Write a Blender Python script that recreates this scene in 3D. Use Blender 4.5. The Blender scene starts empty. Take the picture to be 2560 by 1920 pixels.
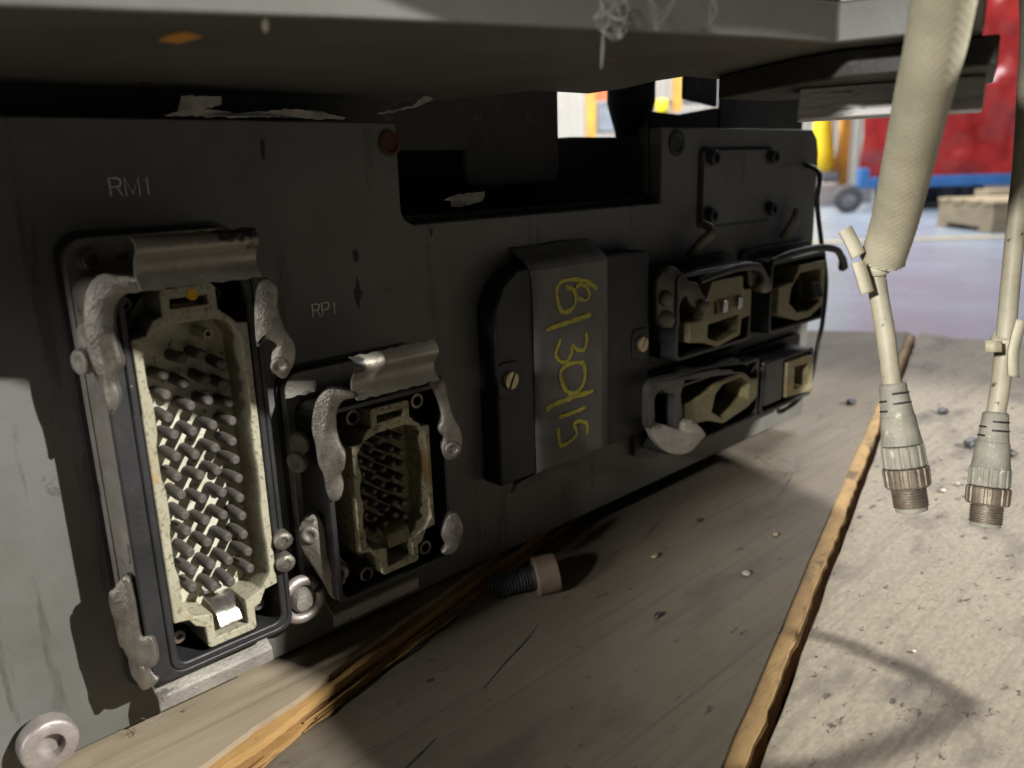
import bpy, bmesh, math, random
from mathutils import Vector, Matrix
random.seed(7)
S = 0.001                      # all numbers below are millimetres
scene = bpy.context.scene
COL = scene.collection

# ------------------------------------------------------------------ camera
cam_d = bpy.data.cameras.new('camera')
cam = bpy.data.objects.new('camera', cam_d)
COL.objects.link(cam)
CAM = Vector((-110.96, -291.26, 108.42))
RIGHT = Vector((0.71541509, -0.6980102, -0.03103242))
DOWN = Vector((-0.19927087, -0.16126692, -0.96658373))
FWD = Vector((0.66968079, 0.69769244, -0.25446588))
m = Matrix((RIGHT, -DOWN, -FWD)).transposed().to_4x4()
m.translation = CAM * S
cam.matrix_world = m
cam_d.sensor_width = 36
cam_d.lens = 2050 / 2560 * 36
cam_d.clip_start = 0.01
cam_d.clip_end = 60
cam_d.dof.use_dof = True
cam_d.dof.focus_distance = 0.345
cam_d.dof.aperture_fstop = 10.5
scene.camera = cam

# ------------------------------------------------------------------ world, lamps, exposure
w = bpy.data.worlds.new('World')
scene.world = w
w.use_nodes = True
bgn = w.node_tree.nodes['Background']
bgn.inputs[0].default_value = (1.0, 0.95, 0.86, 1)
bgn.inputs[1].default_value = 0.014

LD = Vector((-0.45, 1.0, -0.67)).normalized()      # direction the key light travels
def lamp(name, kind, loc, power, color, target=None, **kw):
    d = bpy.data.lights.new(name, kind)
    d.energy = power
    d.color = color
    for k, v in kw.items():
        setattr(d, k, v)
    o = bpy.data.objects.new(name, d)
    o.location = Vector(loc) * S
    if target is not None:
        o.rotation_euler = (Vector(target) - Vector(loc)).to_track_quat('-Z', 'Y').to_euler()
    COL.objects.link(o)
    return o
KEY = Vector((0, 0, 0)) - LD * 4200
lamp('high_bay_lamp', 'SPOT', KEY, 1250, (1.0, 0.965, 0.885), (160, -150, -40), shadow_soft_size=0.024,
     spot_size=math.radians(17), spot_blend=.35)
lamp('tube_lamp', 'AREA', (2000, 250, 1500), 10, (1.0, 0.97, 0.95), (320, -200, -100),
     shape='RECTANGLE', size=0.9, size_y=0.16)
lamp('cable_fill_spot', 'SPOT', (-1200, -350, 520), 150, (1.0, 0.96, 0.88), (206, -188, -10),  # added fill spot, brightens the hanging cables and the loose bolt
     spot_size=math.radians(15), spot_blend=1., shadow_soft_size=0.05)
lamp('side_fill_spot', 'SPOT', (-1300, -75, 430), 36, (1.0, 0.97, 0.92), (-32, -32, 5),  # added fill, grazes the panel to brighten left-facing faces
     spot_size=math.radians(15), spot_blend=.9, shadow_soft_size=0.06)
lamp('aisle_lamp', 'AREA', (3900, 900, 2900), 185, (0.95, 0.95, 1.0), (4000, 1600, -250),
     shape='RECTANGLE', size=2.4, size_y=1.2)
lamp('far_aisle_lamp', 'AREA', (5000, 4200, 3000), 420, (1.0, 0.97, 0.93), (5200, 4700, -250),
     shape='RECTANGLE', size=3.0, size_y=2.0)

scene.view_settings.view_transform = 'Standard'
scene.view_settings.look = 'None'
scene.view_settings.gamma = 1.0
scene.view_settings.exposure = 0.0
scene.view_settings.use_curve_mapping = False
scene.cycles.use_denoising = True
scene.cycles.max_bounces = 6
scene.cycles.caustics_reflective = False
scene.cycles.caustics_refractive = False

# ------------------------------------------------------------------ materials
MATS = {}
def mat(name, c1, c2=None, scale=40., rough=0.6, metal=0., bump=0., bscale=400., speck=None, speck2=None,
        stretch=(1, 1, 1), detail=6., coat=0., spec=0.5, lo=0.35, hi=0.65, streak=None):
    """base colour varied between c1 and c2; speck = (colour, scale, threshold, softness)"""
    if name in MATS:
        return MATS[name]
    M = bpy.data.materials.new(name)
    M.use_nodes = True
    nt = M.node_tree
    N, Lk = nt.nodes, nt.links
    b = N['Principled BSDF']
    b.inputs['Roughness'].default_value = rough
    b.inputs['Metallic'].default_value = metal
    b.inputs['Specular IOR Level'].default_value = spec
    if coat:
        b.inputs['Coat Weight'].default_value = coat
        b.inputs['Coat Roughness'].default_value = 0.15
    tc = N.new('ShaderNodeTexCoord')
    mp = N.new('ShaderNodeMapping')
    mp.inputs['Scale'].default_value = stretch
    Lk.new(tc.outputs['Object'], mp.inputs[0])
    def noise(sc, det=detail):
        n = N.new('ShaderNodeTexNoise')
        n.inputs['Scale'].default_value = sc
        n.inputs['Detail'].default_value = det
        n.inputs['Roughness'].default_value = 0.62
        Lk.new(mp.outputs[0], n.inputs['Vector'])
        return n
    def ramp(n, a, bb):
        r = N.new('ShaderNodeMapRange')
        r.inputs['From Min'].default_value = a
        r.inputs['From Max'].default_value = bb
        Lk.new(n.outputs['Fac'], r.inputs['Value'])
        return r.outputs[0]
    def mix(f, a, bcol):
        x = N.new('ShaderNodeMix')
        x.data_type = 'RGBA'
        Lk.new(f, x.inputs['Factor'])
        for i, v in ((6, a), (7, bcol)):
            if isinstance(v, tuple):
                x.inputs[i].default_value = (*v, 1)
            else:
                Lk.new(v, x.inputs[i])
        return x.outputs[2]
    c = mix(ramp(noise(scale), lo, hi), c1, c2 or c1)
    for sp in (speck, speck2):
        if sp:
            c = mix(ramp(noise(sp[1], 4.), sp[2], sp[2] + sp[3]), c, sp[0])
    if streak:                      # (colour, xyz scale, threshold, softness): runs, scuffs, grain
        m2 = N.new('ShaderNodeMapping')
        m2.inputs['Scale'].default_value = streak[1]
        Lk.new(tc.outputs['Object'], m2.inputs[0])
        n2 = N.new('ShaderNodeTexNoise')
        n2.inputs['Scale'].default_value = 1.0
        n2.inputs['Detail'].default_value = 8.
        n2.inputs['Roughness'].default_value = 0.7
        Lk.new(m2.outputs[0], n2.inputs['Vector'])
        c = mix(ramp(n2, streak[2], streak[2] + streak[3]), c, streak[0])
    Lk.new(c, b.inputs['Base Color'])
    rr = N.new('ShaderNodeMapRange')
    rr.inputs['To Min'].default_value = max(0.05, rough - 0.12)
    rr.inputs['To Max'].default_value = min(1., rough + 0.15)
    Lk.new(noise(scale * 1.7).outputs['Fac'], rr.inputs['Value'])
    Lk.new(rr.outputs[0], b.inputs['Roughness'])
    if bump:
        bp = N.new('ShaderNodeBump')
        bp.inputs['Strength'].default_value = bump
        bp.inputs['Distance'].default_value = 0.001
        Lk.new(noise(bscale).outputs['Fac'], bp.inputs['Height'])
        Lk.new(bp.outputs[0], b.inputs['Normal'])
    MATS[name] = M
    return M

m_panel = mat('panel_paint', (.152, .155, .148), (.108, .108, .10), 16, .5, bump=.2, bscale=1200, streak=((.055, .05, .042), (70, 70, 9), .57, .12),
              speck=((.04, .036, .032), 60, .66, .07), speck2=((.3, .3, .28), 420, .735, .03))
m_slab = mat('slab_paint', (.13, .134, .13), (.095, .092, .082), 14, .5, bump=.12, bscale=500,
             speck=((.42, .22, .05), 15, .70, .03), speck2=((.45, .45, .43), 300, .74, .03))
m_castdark = mat('dark_casting', (.035, .035, .034), (.05, .048, .045), 30, .6, bump=.3, bscale=250,
                 speck=((.10, .10, .10), 70, .62, .1))
m_steel = mat('sawn_steel', (.62, .62, .63), (.48, .48, .49), 60, .5, .0, bump=.5, bscale=220, stretch=(.4, .4, 3),
              speck=((.12, .12, .12), 130, .58, .08))
m_zinc = mat('zinc_casting', (.33, .315, .285), (.22, .205, .185), 60, .55, .35, bump=.5, bscale=600,
             speck=((.09, .08, .075), 90, .60, .06), speck2=((.5, .48, .44), 350, .66, .05))
m_lever = mat('corroded_lever', (.29, .27, .24), (.16, .147, .13), 95, .36, .65, bump=.4, bscale=1000,
              speck=((.075, .066, .056), 60, .54, .16))
m_handle = mat('lever_handle', (.33, .31, .265), (.24, .223, .185), 60, .38, .3, bump=.35, bscale=700,
               speck=((.055, .052, .05), 34, .57, .03), speck2=((.45, .40, .30), 400, .64, .05))
m_dull = mat('dull_brown_zinc', (.15, .135, .115), (.10, .09, .075), 90, .5, .5, bump=.4, bscale=700)
m_dull2 = mat('dark_zinc', (.07, .068, .066), (.05, .048, .045), 90, .5, .4, bump=.4, bscale=700)
m_black = mat('black_rubber', (.016, .017, .019), (.03, .03, .033), 60, .45, bump=.2, bscale=600,
              speck=((.30, .30, .30), 330, .715, .02))
m_cover = mat('black_cover', (.014, .014, .015), (.022, .022, .024), 40, .6, bump=.2, bscale=500)
m_cream = mat('cream_plastic', (.45, .432, .335), (.37, .345, .25), 70, .5, bump=.25, bscale=700,
              speck=((.17, .155, .11), 700, .54, .12), speck2=((.42, .27, .11), 55, .62, .08))
m_creamd = mat('dirty_cream_plastic', (.26, .24, .13), (.18, .16, .085), 60, .55, bump=.3, bscale=600,
               speck=((.10, .09, .06), 600, .52, .12), speck2=((.30, .20, .08), 60, .58, .1))
m_cream2 = mat('stained_cream_plastic', (.45, .425, .30), (.34, .315, .205), 60, .55, bump=.3, bscale=700,
               speck=((.09, .08, .05), 500, .53, .12), speck2=((.26, .17, .07), 50, .58, .1))
m_floor_in = mat('insert_floor_plastic', (.66, .66, .55), (.50, .48, .37), 130, .5, bump=.2, bscale=500,
                 speck=((.16, .15, .11), 330, .60, .05))
m_pin = mat('tarnished_pin', (.085, .078, .073), (.13, .115, .105), 260, .62, .25, bump=.2, bscale=900)
m_clip = mat('bright_clip', (.62, .60, .57), (.45, .43, .40), 160, .25, .9, bump=.15)
m_screw = mat('oily_screw', (.30, .26, .22), (.16, .13, .11), 160, .4, .7, bump=.3, bscale=800)
m_washer = mat('grey_washer', (.46, .42, .41), (.33, .29, .28), 130, .42, .55, bump=.3, bscale=700)
m_rust = mat('rusty_hole', (.10, .035, .018), (.06, .03, .02), 120, .8, bump=.4)
m_print = mat('white_print', (.92, .92, .88), (.75, .75, .7), 500, .6)
m_tape = mat('grey_tape', (.20, .20, .202), (.155, .155, .158), 50, .8, bump=.35, bscale=1500, stretch=(1, 1, .6))
m_yellow = mat('yellow_crayon', (.66, .61, .07), (.24, .23, .10), 1100, .7, bump=.4, bscale=1500, lo=.42, hi=.7)
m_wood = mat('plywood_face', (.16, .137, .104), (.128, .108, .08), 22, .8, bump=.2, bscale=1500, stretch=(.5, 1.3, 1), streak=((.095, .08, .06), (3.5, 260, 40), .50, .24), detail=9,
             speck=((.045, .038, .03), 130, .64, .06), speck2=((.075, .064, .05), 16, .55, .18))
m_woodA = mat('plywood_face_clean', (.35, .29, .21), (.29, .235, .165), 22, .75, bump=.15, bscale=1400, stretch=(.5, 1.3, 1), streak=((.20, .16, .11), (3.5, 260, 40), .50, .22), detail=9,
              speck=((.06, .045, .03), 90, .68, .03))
m_woodC = mat('plywood_face_worn', (.285, .25, .20), (.205, .177, .137), 420, .8, bump=.2, bscale=1500, stretch=(.6, 1.2, 1), streak=((.17, .15, .12), (5, 200, 40), .50, .22), detail=10,
              speck=((.07, .063, .058), 19, .53, .18), speck2=((.06, .05, .042), 170, .61, .07))
m_ply = mat('ply_edge', (.44, .265, .10), (.30, .17, .06), 35, .7, bump=.6, bscale=260, stretch=(.5, .5, 3),
            speck=((.12, .07, .03), 60, .63, .06))
m_ledge = mat('grimy_ply_ledge', (.36, .235, .10), (.24, .15, .06), 60, .8, bump=.5, bscale=500, stretch=(.6, .6, 2),
             speck=((.09, .06, .03), 75, .57, .12), streak=((.17, .11, .05), (6, 240, 200), .52, .2))
m_plydark = mat('ply_edge_dark', (.33, .19, .07), (.20, .11, .04), 45, .8, bump=.7, bscale=260, stretch=(.5, .5, 3))
m_sleeve = mat('braided_sleeve', (.53, .50, .38), (.43, .405, .30), 90, .6, bump=.2, bscale=1800,
               speck=((.72, .68, .52), 900, .66, .05))
m_cable = mat('grey_cable', (.40, .37, .28), (.29, .265, .20), 60, .5, bump=.12, bscale=800,
              speck=((.08, .075, .06), 240, .64, .05))
m_mold = mat('grey_moulding', (.30, .29, .245), (.22, .21, .175), 140, .6, bump=.4, bscale=900,
             speck=((.48, .45, .36), 300, .6, .08))
m_nut = mat('dirty_nickel', (.26, .22, .175), (.16, .13, .10), 220, .5, .55, bump=.25, bscale=900)
m_tag = mat('yellowed_tag', (.50, .47, .36), (.40, .37, .27), 90, .5)
m_bolt = mat('black_oxide', (.028, .028, .032), (.05, .05, .055), 130, .45, .3, bump=.4, bscale=700)
m_boltrust = mat('rust_brown_head', (.165, .12, .09), (.12, .085, .065), 90, .6, .2, bump=.3, bscale=500,
                 speck=((.28, .2, .09), 90, .68, .03))
m_paper = mat('torn_paper', (.46, .45, .41), (.27, .26, .23), 120, .8, bump=.4)
m_web = mat('dusty_web', (.24, .235, .225), None, 100, .9)
m_debris = mat('debris', (.32, .26, .16), (.18, .14, .09), 300, .6, bump=.4)
m_ground = mat('sealed_floor', (.30, .365, .435), (.25, .30, .36), 1.6, .24, bump=.06, bscale=40,
               speck=((.25, .24, .25), 5, .62, .1))
m_line = mat('floor_line_paint', (.55, .44, .20), (.42, .36, .2), 8, .5)
m_red = mat('red_film', (.44, .04, .035), (.29, .022, .022), 5, .28, bump=1.0, bscale=14, coat=.4, speck=((.75, .45, .42), 26, .70, .03))  # pale specks paint the film's glints into its colour
m_blue = mat('blue_paint', (.05, .18, .46), (.04, .14, .36), 8, .5)
m_tyre = mat('tyre', (.06, .06, .065), (.09, .09, .095), 20, .7)
m_hub = mat('hub', (.22, .21, .22), (.14, .13, .14), 20, .5)
m_pallet = mat('pale_wood', (.40, .32, .20), (.30, .24, .15), 8, .7, stretch=(1, 1, 3))
m_yel = mat('yellow_plastic', (.80, .66, .03), (.74, .58, .02), 6, .4)
m_orange = mat('amber_paint', (.66, .36, .05), (.46, .25, .06), 8, .5)
m_greyb = mat('blue_grey_metal', (.22, .25, .30), (.16, .18, .21), 8, .5)
m_wall = mat('wall_sheet', (.55, .54, .50), (.47, .46, .43), 1.2, .6)
m_orred = mat('orange_red_paint', (.72, .14, .05), None, 8, .5)

# ------------------------------------------------------------------ mesh helpers
class MB:
    def __init__(self):
        self.v, self.f = [], []
    def _add(self, vs, fs):
        o = len(self.v)
        self.v += [tuple(p) for p in vs]
        self.f += [tuple(i + o for i in q) for q in fs]
    @staticmethod
    def p3(axis, a, uv):
        if axis == 'X': return (a, uv[0], uv[1])
        if axis == 'Y': return (uv[0], a, uv[1])
        return (uv[0], uv[1], a)
    def box(self, x0, x1, y0, y1, z0, z1):
        return self.prism([(x0, y0), (x1, y0), (x1, y1), (x0, y1)], 'Z', z0, z1)
    def prism(self, poly, axis, a, b):
        n = len(poly)
        vs = [self.p3(axis, a, p) for p in poly] + [self.p3(axis, b, p) for p in poly]
        fs = [tuple(range(n))[::-1], tuple(range(n, 2 * n))]
        fs += [(i, (i + 1) % n, n + (i + 1) % n, n + i) for i in range(n)]
        self._add(vs, fs)
        return self
    def plate(self, outer, holes, axis, a, b):
        bm = bmesh.new()
        loops = []
        edges = []
        for lp in [outer] + list(holes):
            vs = [bm.verts.new(self.p3(axis, a, p)) for p in lp]
            loops.append(len(vs))
            edges += [bm.edges.new((vs[i], vs[(i + 1) % len(vs)])) for i in range(len(vs))]
        bmesh.ops.triangle_fill(bm, use_beauty=True, use_dissolve=False, edges=edges)
        bm.verts.index_update()
        vs = [tuple(v.co) for v in bm.verts]
        fs = [tuple(v.index for v in f.verts) for f in bm.faces]
        bm.free()
        n = len(vs)
        ax = 'XYZ'.index(axis)
        vs2 = [tuple(b if i == ax else c for i, c in enumerate(p)) for p in vs]
        allf = [f[::-1] for f in fs] + [tuple(i + n for i in f) for f in fs]
        o = 0
        for L in loops:
            allf += [(o + i, o + (i + 1) % L, n + o + (i + 1) % L, n + o + i) for i in range(L)]
            o += L
        self._add(vs + vs2, allf)
        return self
    def sweep(self, pts, rad, n=14, squash=None, cap=True):
        """tube along points; rad number or list; squash = (axis vector, factor) flattens the section"""
        P = [Vector(p) for p in pts]
        R = rad if isinstance(rad, (list, tuple)) else [rad] * len(P)
        vs, fs = [], []
        prev = None
        for i, p in enumerate(P):
            t = (P[min(i + 1, len(P) - 1)] - P[max(i - 1, 0)]).normalized()
            if prev is None:
                a = Vector((0, 0, 1)) if abs(t.z) < .9 else Vector((1, 0, 0))
                u = t.cross(a).normalized()
            else:
                u = (prev - t * prev.dot(t)).normalized()
            prev = u
            v = t.cross(u)
            for k in range(n):
                an = 2 * math.pi * k / n
                d = (u * math.cos(an) + v * math.sin(an)) * R[i]
                if squash:
                    ax = Vector(squash[0]).normalized()
                    d = d - ax * d.dot(ax) * (1 - squash[1])
                vs.append(p + d)
        for i in range(len(P) - 1):
            for k in range(n):
                fs.append((i * n + k, i * n + (k + 1) % n, (i + 1) * n + (k + 1) % n, (i + 1) * n + k))
        if cap:
            fs.append(tuple(range(n))[::-1])
            fs.append(tuple(range((len(P) - 1) * n, len(P) * n)))
        self._add(vs, fs)
        return self
    def lathe(self, p0, p1, prof, n=24, fn=None, cap=True):
        """prof = [(distance from p0 towards p1, radius)]; fn(theta, s, r) -> r"""
        p0, p1 = Vector(p0), Vector(p1)
        t = (p1 - p0).normalized()
        a = Vector((0, 0, 1)) if abs(t.z) < .9 else Vector((1, 0, 0))
        u = t.cross(a).normalized()
        v = t.cross(u)
        vs, fs = [], []
        for s, r in prof:
            for k in range(n):
                an = 2 * math.pi * k / n
                rr = fn(an, s, r) if fn else r
                vs.append(p0 + t * s + (u * math.cos(an) + v * math.sin(an)) * rr)
        for i in range(len(prof) - 1):
            for k in range(n):
                fs.append((i * n + k, i * n + (k + 1) % n, (i + 1) * n + (k + 1) % n, (i + 1) * n + k))
        if cap:
            fs.append(tuple(range(n))[::-1])
            fs.append(tuple(range((len(prof) - 1) * n, len(prof) * n)))
        self._add(vs, fs)
        return self
    def cyl(self, p0, p1, r, n=20):
        L = (Vector(p1) - Vector(p0)).length
        return self.lathe(p0, p1, [(0, r), (L, r)], n)
    def jitter(self, amp, seed=1):
        from mathutils import noise
        out = []
        for p in self.v:
            q = Vector(p)
            d = noise.noise_vector(q * .22 + Vector((seed, 0, 0))) * amp + noise.noise_vector(q * .6) * amp * .5
            out.append(tuple(q + d))
        self.v = out
        return self
    def build(self, name, material, parent=None, bevel=0., seg=2, smooth=40, sub=0, weld=False, label=None):
        me = bpy.data.meshes.new(name)
        me.from_pydata([(x * S, y * S, z * S) for x, y, z in self.v], [], self.f)
        bm = bmesh.new()
        bm.from_mesh(me)
        if weld:
            bmesh.ops.remove_doubles(bm, verts=bm.verts, dist=1e-6)
        bmesh.ops.recalc_face_normals(bm, faces=bm.faces)
        bm.to_mesh(me)
        bm.free()
        for p in me.polygons:
            p.use_smooth = True
        me.set_sharp_from_angle(angle=math.radians(smooth))
        me.materials.append(material)
        o = bpy.data.objects.new(name, me)
        COL.objects.link(o)
        if parent is not None:
            o.parent = parent
        if bevel:
            md = o.modifiers.new('bevel', 'BEVEL')
            md.width = bevel * S
            md.segments = seg
            md.limit_method = 'ANGLE'
            md.angle_limit = math.radians(35)
        if sub:
            md = o.modifiers.new('subdivision', 'SUBSURF')
            md.levels = md.render_levels = sub
        if label:
            o['label'] = label
        return o

def empty(name, loc=(0, 0, 0), parent=None):
    o = bpy.data.objects.new(name, None)
    o.empty_display_size = .01
    COL.objects.link(o)
    if parent is not None:
        o.parent = parent
    return o
def tag(o, label, cat, group=None):
    o['label'] = label
    o['category'] = cat
    if group:
        o['group'] = group
    return o
def struct(o):
    o['kind'] = 'structure'
    return o
def rrect(x0, x1, z0, z1, r, n=5):
    pts = []
    for cx, cz, a0 in ((x1 - r, z1 - r, 0), (x0 + r, z1 - r, 90), (x0 + r, z0 + r, 180), (x1 - r, z0 + r, 270)):
        for k in range(n + 1):
            a = math.radians(a0 + 90 * k / n)
            pts.append((cx + r * math.cos(a), cz + r * math.sin(a)))
    return pts
def spline(pts, k=6):
    """Catmull-Rom through points"""
    P = [Vector(p) for p in pts]
    out = []
    for i in range(len(P) - 1):
        a, b, c, d = P[max(i - 1, 0)], P[i], P[i + 1], P[min(i + 2, len(P) - 1)]
        for j in range(k):
            t = j / k
            out.append(.5 * ((2 * b) + (c - a) * t + (2 * a - 5 * b + 4 * c - d) * t * t + (3 * b - a - 3 * c + d) * t ** 3))
    out.append(P[-1])
    return out
def splr(vals, k=6):
    return [v.x for v in spline([(v, 0, 0) for v in vals], k)]

# ================================================================== setting: floor, wall
U = Vector((0.71605, -0.69805, 0))
V = Vector((0.69805, 0.71605, 0))
CG = Vector((CAM.x, CAM.y, 0))
def bgp(u, v, z):
    p = CG + U * u + V * v
    return (p.x, p.y, z)
ZF = -250
g = MB()
g.box(-3000, 14000, -6000, 13000, ZF - 60, ZF)
struct(g.build('floor', m_ground))
g = MB()
g._add([bgp(700, 3620, ZF + 3), bgp(4200, 3580, ZF + 3), bgp(4200, 3640, ZF + 3), bgp(700, 3690, ZF + 3)], [(0, 1, 2, 3)])
struct(g.build('floor_line', m_line))
# far wall of ribbed sheet, each sheet a piece
wall = empty('far_wall')
struct(wall)
uu = -3000
k = 0
while uu < 8200:
    wd = 430
    g = MB()
    prof = []
    for j in range(6):
        a = uu + wd * j / 6
        prof += [(a, 0), (a + 18, -28), (a + 44, -28), (a + 60, 0)]
    prof.append((uu + wd - 3, 0))
    lo = [bgp(a, 9500 + d, ZF) for a, d in prof]
    hi = [bgp(a, 9500 + d, 3400) for a, d in prof]
    n = len(prof)
    g._add(lo + hi, [(i, i + 1, n + i + 1, n + i) for i in range(n - 1)])
    g.build('wall_sheet', m_wall, wall)
    uu += wd
    k += 1

# ================================================================== deck boards
def edge_poly(p0, p1, n, amp, seed):
    rnd = random.Random(seed)
    out = []
    for i in range(n + 1):
        t = i / n
        x = p0[0] + (p1[0] - p0[0]) * t
        y = p0[1] + (p1[1] - p0[1]) * t + rnd.uniform(-amp, amp)
        out.append((x, y))
    return out
# board A: torn edge, three veneers of different reach
bA = empty('plywood_board')
tag(bA, 'thin plywood board with torn orange front edge under the grey robot panel', 'board')
def lineA(x):
    return -32.5 + .235 * (x - 10)
for (z0, z1, off, amp, mt, nm, sd) in ((-92.6, -90.0, 3.0, .7, m_woodA, 'face_veneer', 1), (-96.4, -92.65, -1.4, .6, m_ply, 'core_veneer', 2),
                                       (-98.6, -96.45, -.2, .7, m_plydark, 'core_veneer', 3), (-100.9, -98.65, -3.6, 1.2, m_ply, 'core_veneer', 4)):
    e = edge_poly((-330, lineA(-330) + off), (420, lineA(420) + off), 230, amp * .5, sd)
    # slow splinter waves
    e = [(x, y + amp * 1.3 * math.sin(x * .11 + sd * 2) * math.sin(x * .037 + sd)) for x, y in e]
    g = MB()
    n = len(e)
    back = [(x, 380) for x, _ in e]
    vs = [(x, y, z0) for x, y in e] + [(x, y, z1) for x, y in e] + [(x, y, z0) for x, y in back] + [(x, y, z1) for x, y in back]
    fs = []
    for i in range(n - 1):
        fs += [(i, i + 1, n + i + 1, n + i), (n + i, n + i + 1, 3 * n + i + 1, 3 * n + i), (i, 2 * n + i, 2 * n + i + 1, i + 1), (2 * n + i, 3 * n + i, 3 * n + i + 1, 2 * n + i + 1)]
    fs += [(0, n, 3 * n, 2 * n), (n - 1, 3 * n - 1, 4 * n - 1, 2 * n - 1)]
    g._add(vs, fs)
    g.build(nm, mt, bA, smooth=25)
# long splinters along the torn edge
for i in range(16):
    x = random.uniform(-40, 150)
    L = random.uniform(12, 42)
    y = lineA(x) - random.uniform(2, 5)
    z = random.choice((-100.4, -99.5, -98.0))
    g = MB()
    g.sweep([(x, y, z), (x + L * .5, y + L * .1 - random.uniform(0, 1.5), z + .5), (x + L, y + L * .235, z)], [.3, .75, .15], 6)
    g.build('splinter', random.choice((m_ply, m_plydark, m_woodA)), bA)
def lineB(x):
    return -160 + (x - 114) * .2985
def board(name, outline, z1, th, face, edge, lab, fillet=1.2):
    r = empty(name)
    tag(r, lab, 'board')
    g = MB()
    g.prism(outline, 'Z', z1 - 1.6, z1)
    g.build('face_veneer', face, r, bevel=.5, smooth=25)
    nl = 5
    t = (th - 1.6) / nl
    cx = sum(p[0] for p in outline) / len(outline)
    cy = sum(p[1] for p in outline) / len(outline)
    for i in range(nl):
        o2 = [(x + (cx - x) * .0006 * (i % 2), y + (cy - y) * .0012 * (i % 2)) for x, y in outline]
        g = MB()
        g.prism(o2, 'Z', z1 - 1.62 - t * (i + 1), z1 - 1.62 - t * i - .02)
        g.build('core_veneer', edge, r, smooth=25)
    return r
eB = edge_poly((-330, lineB(-330)), (925, lineB(925)), 60, .5, 11)
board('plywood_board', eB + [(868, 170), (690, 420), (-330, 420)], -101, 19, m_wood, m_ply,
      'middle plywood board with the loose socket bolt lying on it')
eC = edge_poly((-330, lineB(-330) - 13.0), (938, lineB(938) - 13.0), 60, .45, 12)
board('plywood_board', eC + [(930, 50), (917, 22), (925, 20), (948, -36), (965, -130), (940, -620), (-330, -620)], -101.5, 19, m_woodC, m_plydark,
      'worn stained plywood board under the two hanging cable plugs')
# open splits in the middle board
bB0 = [o for o in COL.objects if o.name.startswith('plywood_board')][1]
for pts in ([(28, -80.5), (40, -77.5), (52, -74.2)], [(84, -65), (104, -58), (121, -53), (136, -47)], [(240, -30), (262, -22.5), (281, -17)], [(330, -60), (372, -49), (398, -40)]):
    g = MB()
    P = spline([(x, y, -100.9) for x, y in pts], 6)
    w2 = [.16 + .5 * math.sin(math.pi * i / (len(P) - 1)) * (.6 + .4 * math.sin(i * 2.1)) for i in range(len(P))]
    g._add([(p.x, p.y + a, -100.96) for p, a in zip(P, w2)] + [(p.x, p.y - a, -100.96) for p, a in zip(P, w2)],
           [(i, i + 1, len(P) + i + 1, len(P) + i) for i in range(len(P) - 1)])
    g.build('split', m_bolt, bB0)
# torn veneer along the middle board's edge: bare orange ply shows as a ledge
bB = [o for o in COL.objects if o.name.startswith('plywood_board')][1]
g = MB()
m_ = 170
vs, fs = [], []
for i in range(m_ + 1):
    x = -330 + 1255 * i / m_
    j1, j2 = random.uniform(-.7, .7), random.uniform(-1.0, .9)
    yb = lineB(x)
    vs += [(x, yb + 3, -102.65), (x, yb - 2.0 + j1, -102.75), (x, yb - 6.0 + j2, -103.6), (x, yb - 8.2 + j2, -106.5), (x, yb - 8.4 + j2, -119), (x, yb + 3, -119)]
for i in range(m_):
    for k in range(6):
        a, b = i * 6 + k, i * 6 + (k + 1) % 6
        fs.append((a, b, b + 6, a + 6))
g._add(vs, fs)
g.build('bare_ply_ledge', m_ledge, bB, smooth=30)
pal = empty('deck_pallet')
tag(pal, 'dark pallet stringers beneath the plywood boards', 'pallet')
for x0 in (-300, 250, 780):
    g = MB()
    g.box(x0, x0 + 90, -600, 400, ZF + .5, -121.2)
    g.build('stringer', m_plydark, pal, bevel=2)

# ================================================================== robot base
RB = empty('robot_base')
tag(RB, 'dark grey industrial robot base with connector panel marked RM1 and RP1', 'robot base')
# front panel with cut-out at its top edge
notch = [(294, 128.5), (294, 86), (112, 86), (108, 88), (106, 92), (106, 128.5)]
pan = [(-330, -88), (489, -88), (489, 112), (486, 122), (478, 128.5)] + notch + [(-330, 128.5)]
g = MB()
g.plate(pan, [], 'Y', 0, 9)
panel = g.build('front_panel', m_panel, RB, bevel=.8)
# cut-out lip (dark frame set back)
g = MB()
g.plate([(104, 129), (104, 84), (296, 84), (296, 129), (291, 129), (291, 89), (112, 89), (112, 129)], [], 'Y', 9.2, 14)
g.build('cutout_lip', m_castdark, RB, bevel=.5)
# box behind the panel
g = MB()
g.box(-330, -320, 9.5, 320, -88, 127)
g.build('side_plate', m_castdark, RB)
g = MB()
g.box(479, 488, 9.5, 200, -88, 112)
g.build('side_plate', m_castdark, RB)
g = MB()
g.box(-318, 478, 150, 160, -88, 118)
g.build('rear_plate', m_castdark, RB)
g = MB()
g.box(-318, 477, 9.6, 149, -87.5, -80)
g.build('bottom_plate', m_castdark, RB)
for x in (-250, 20, 400):
    g = MB()
    g.box(x, x + 60, 60, 140, -89.9, -88.1)
    g.build('foot', m_castdark, RB)
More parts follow.
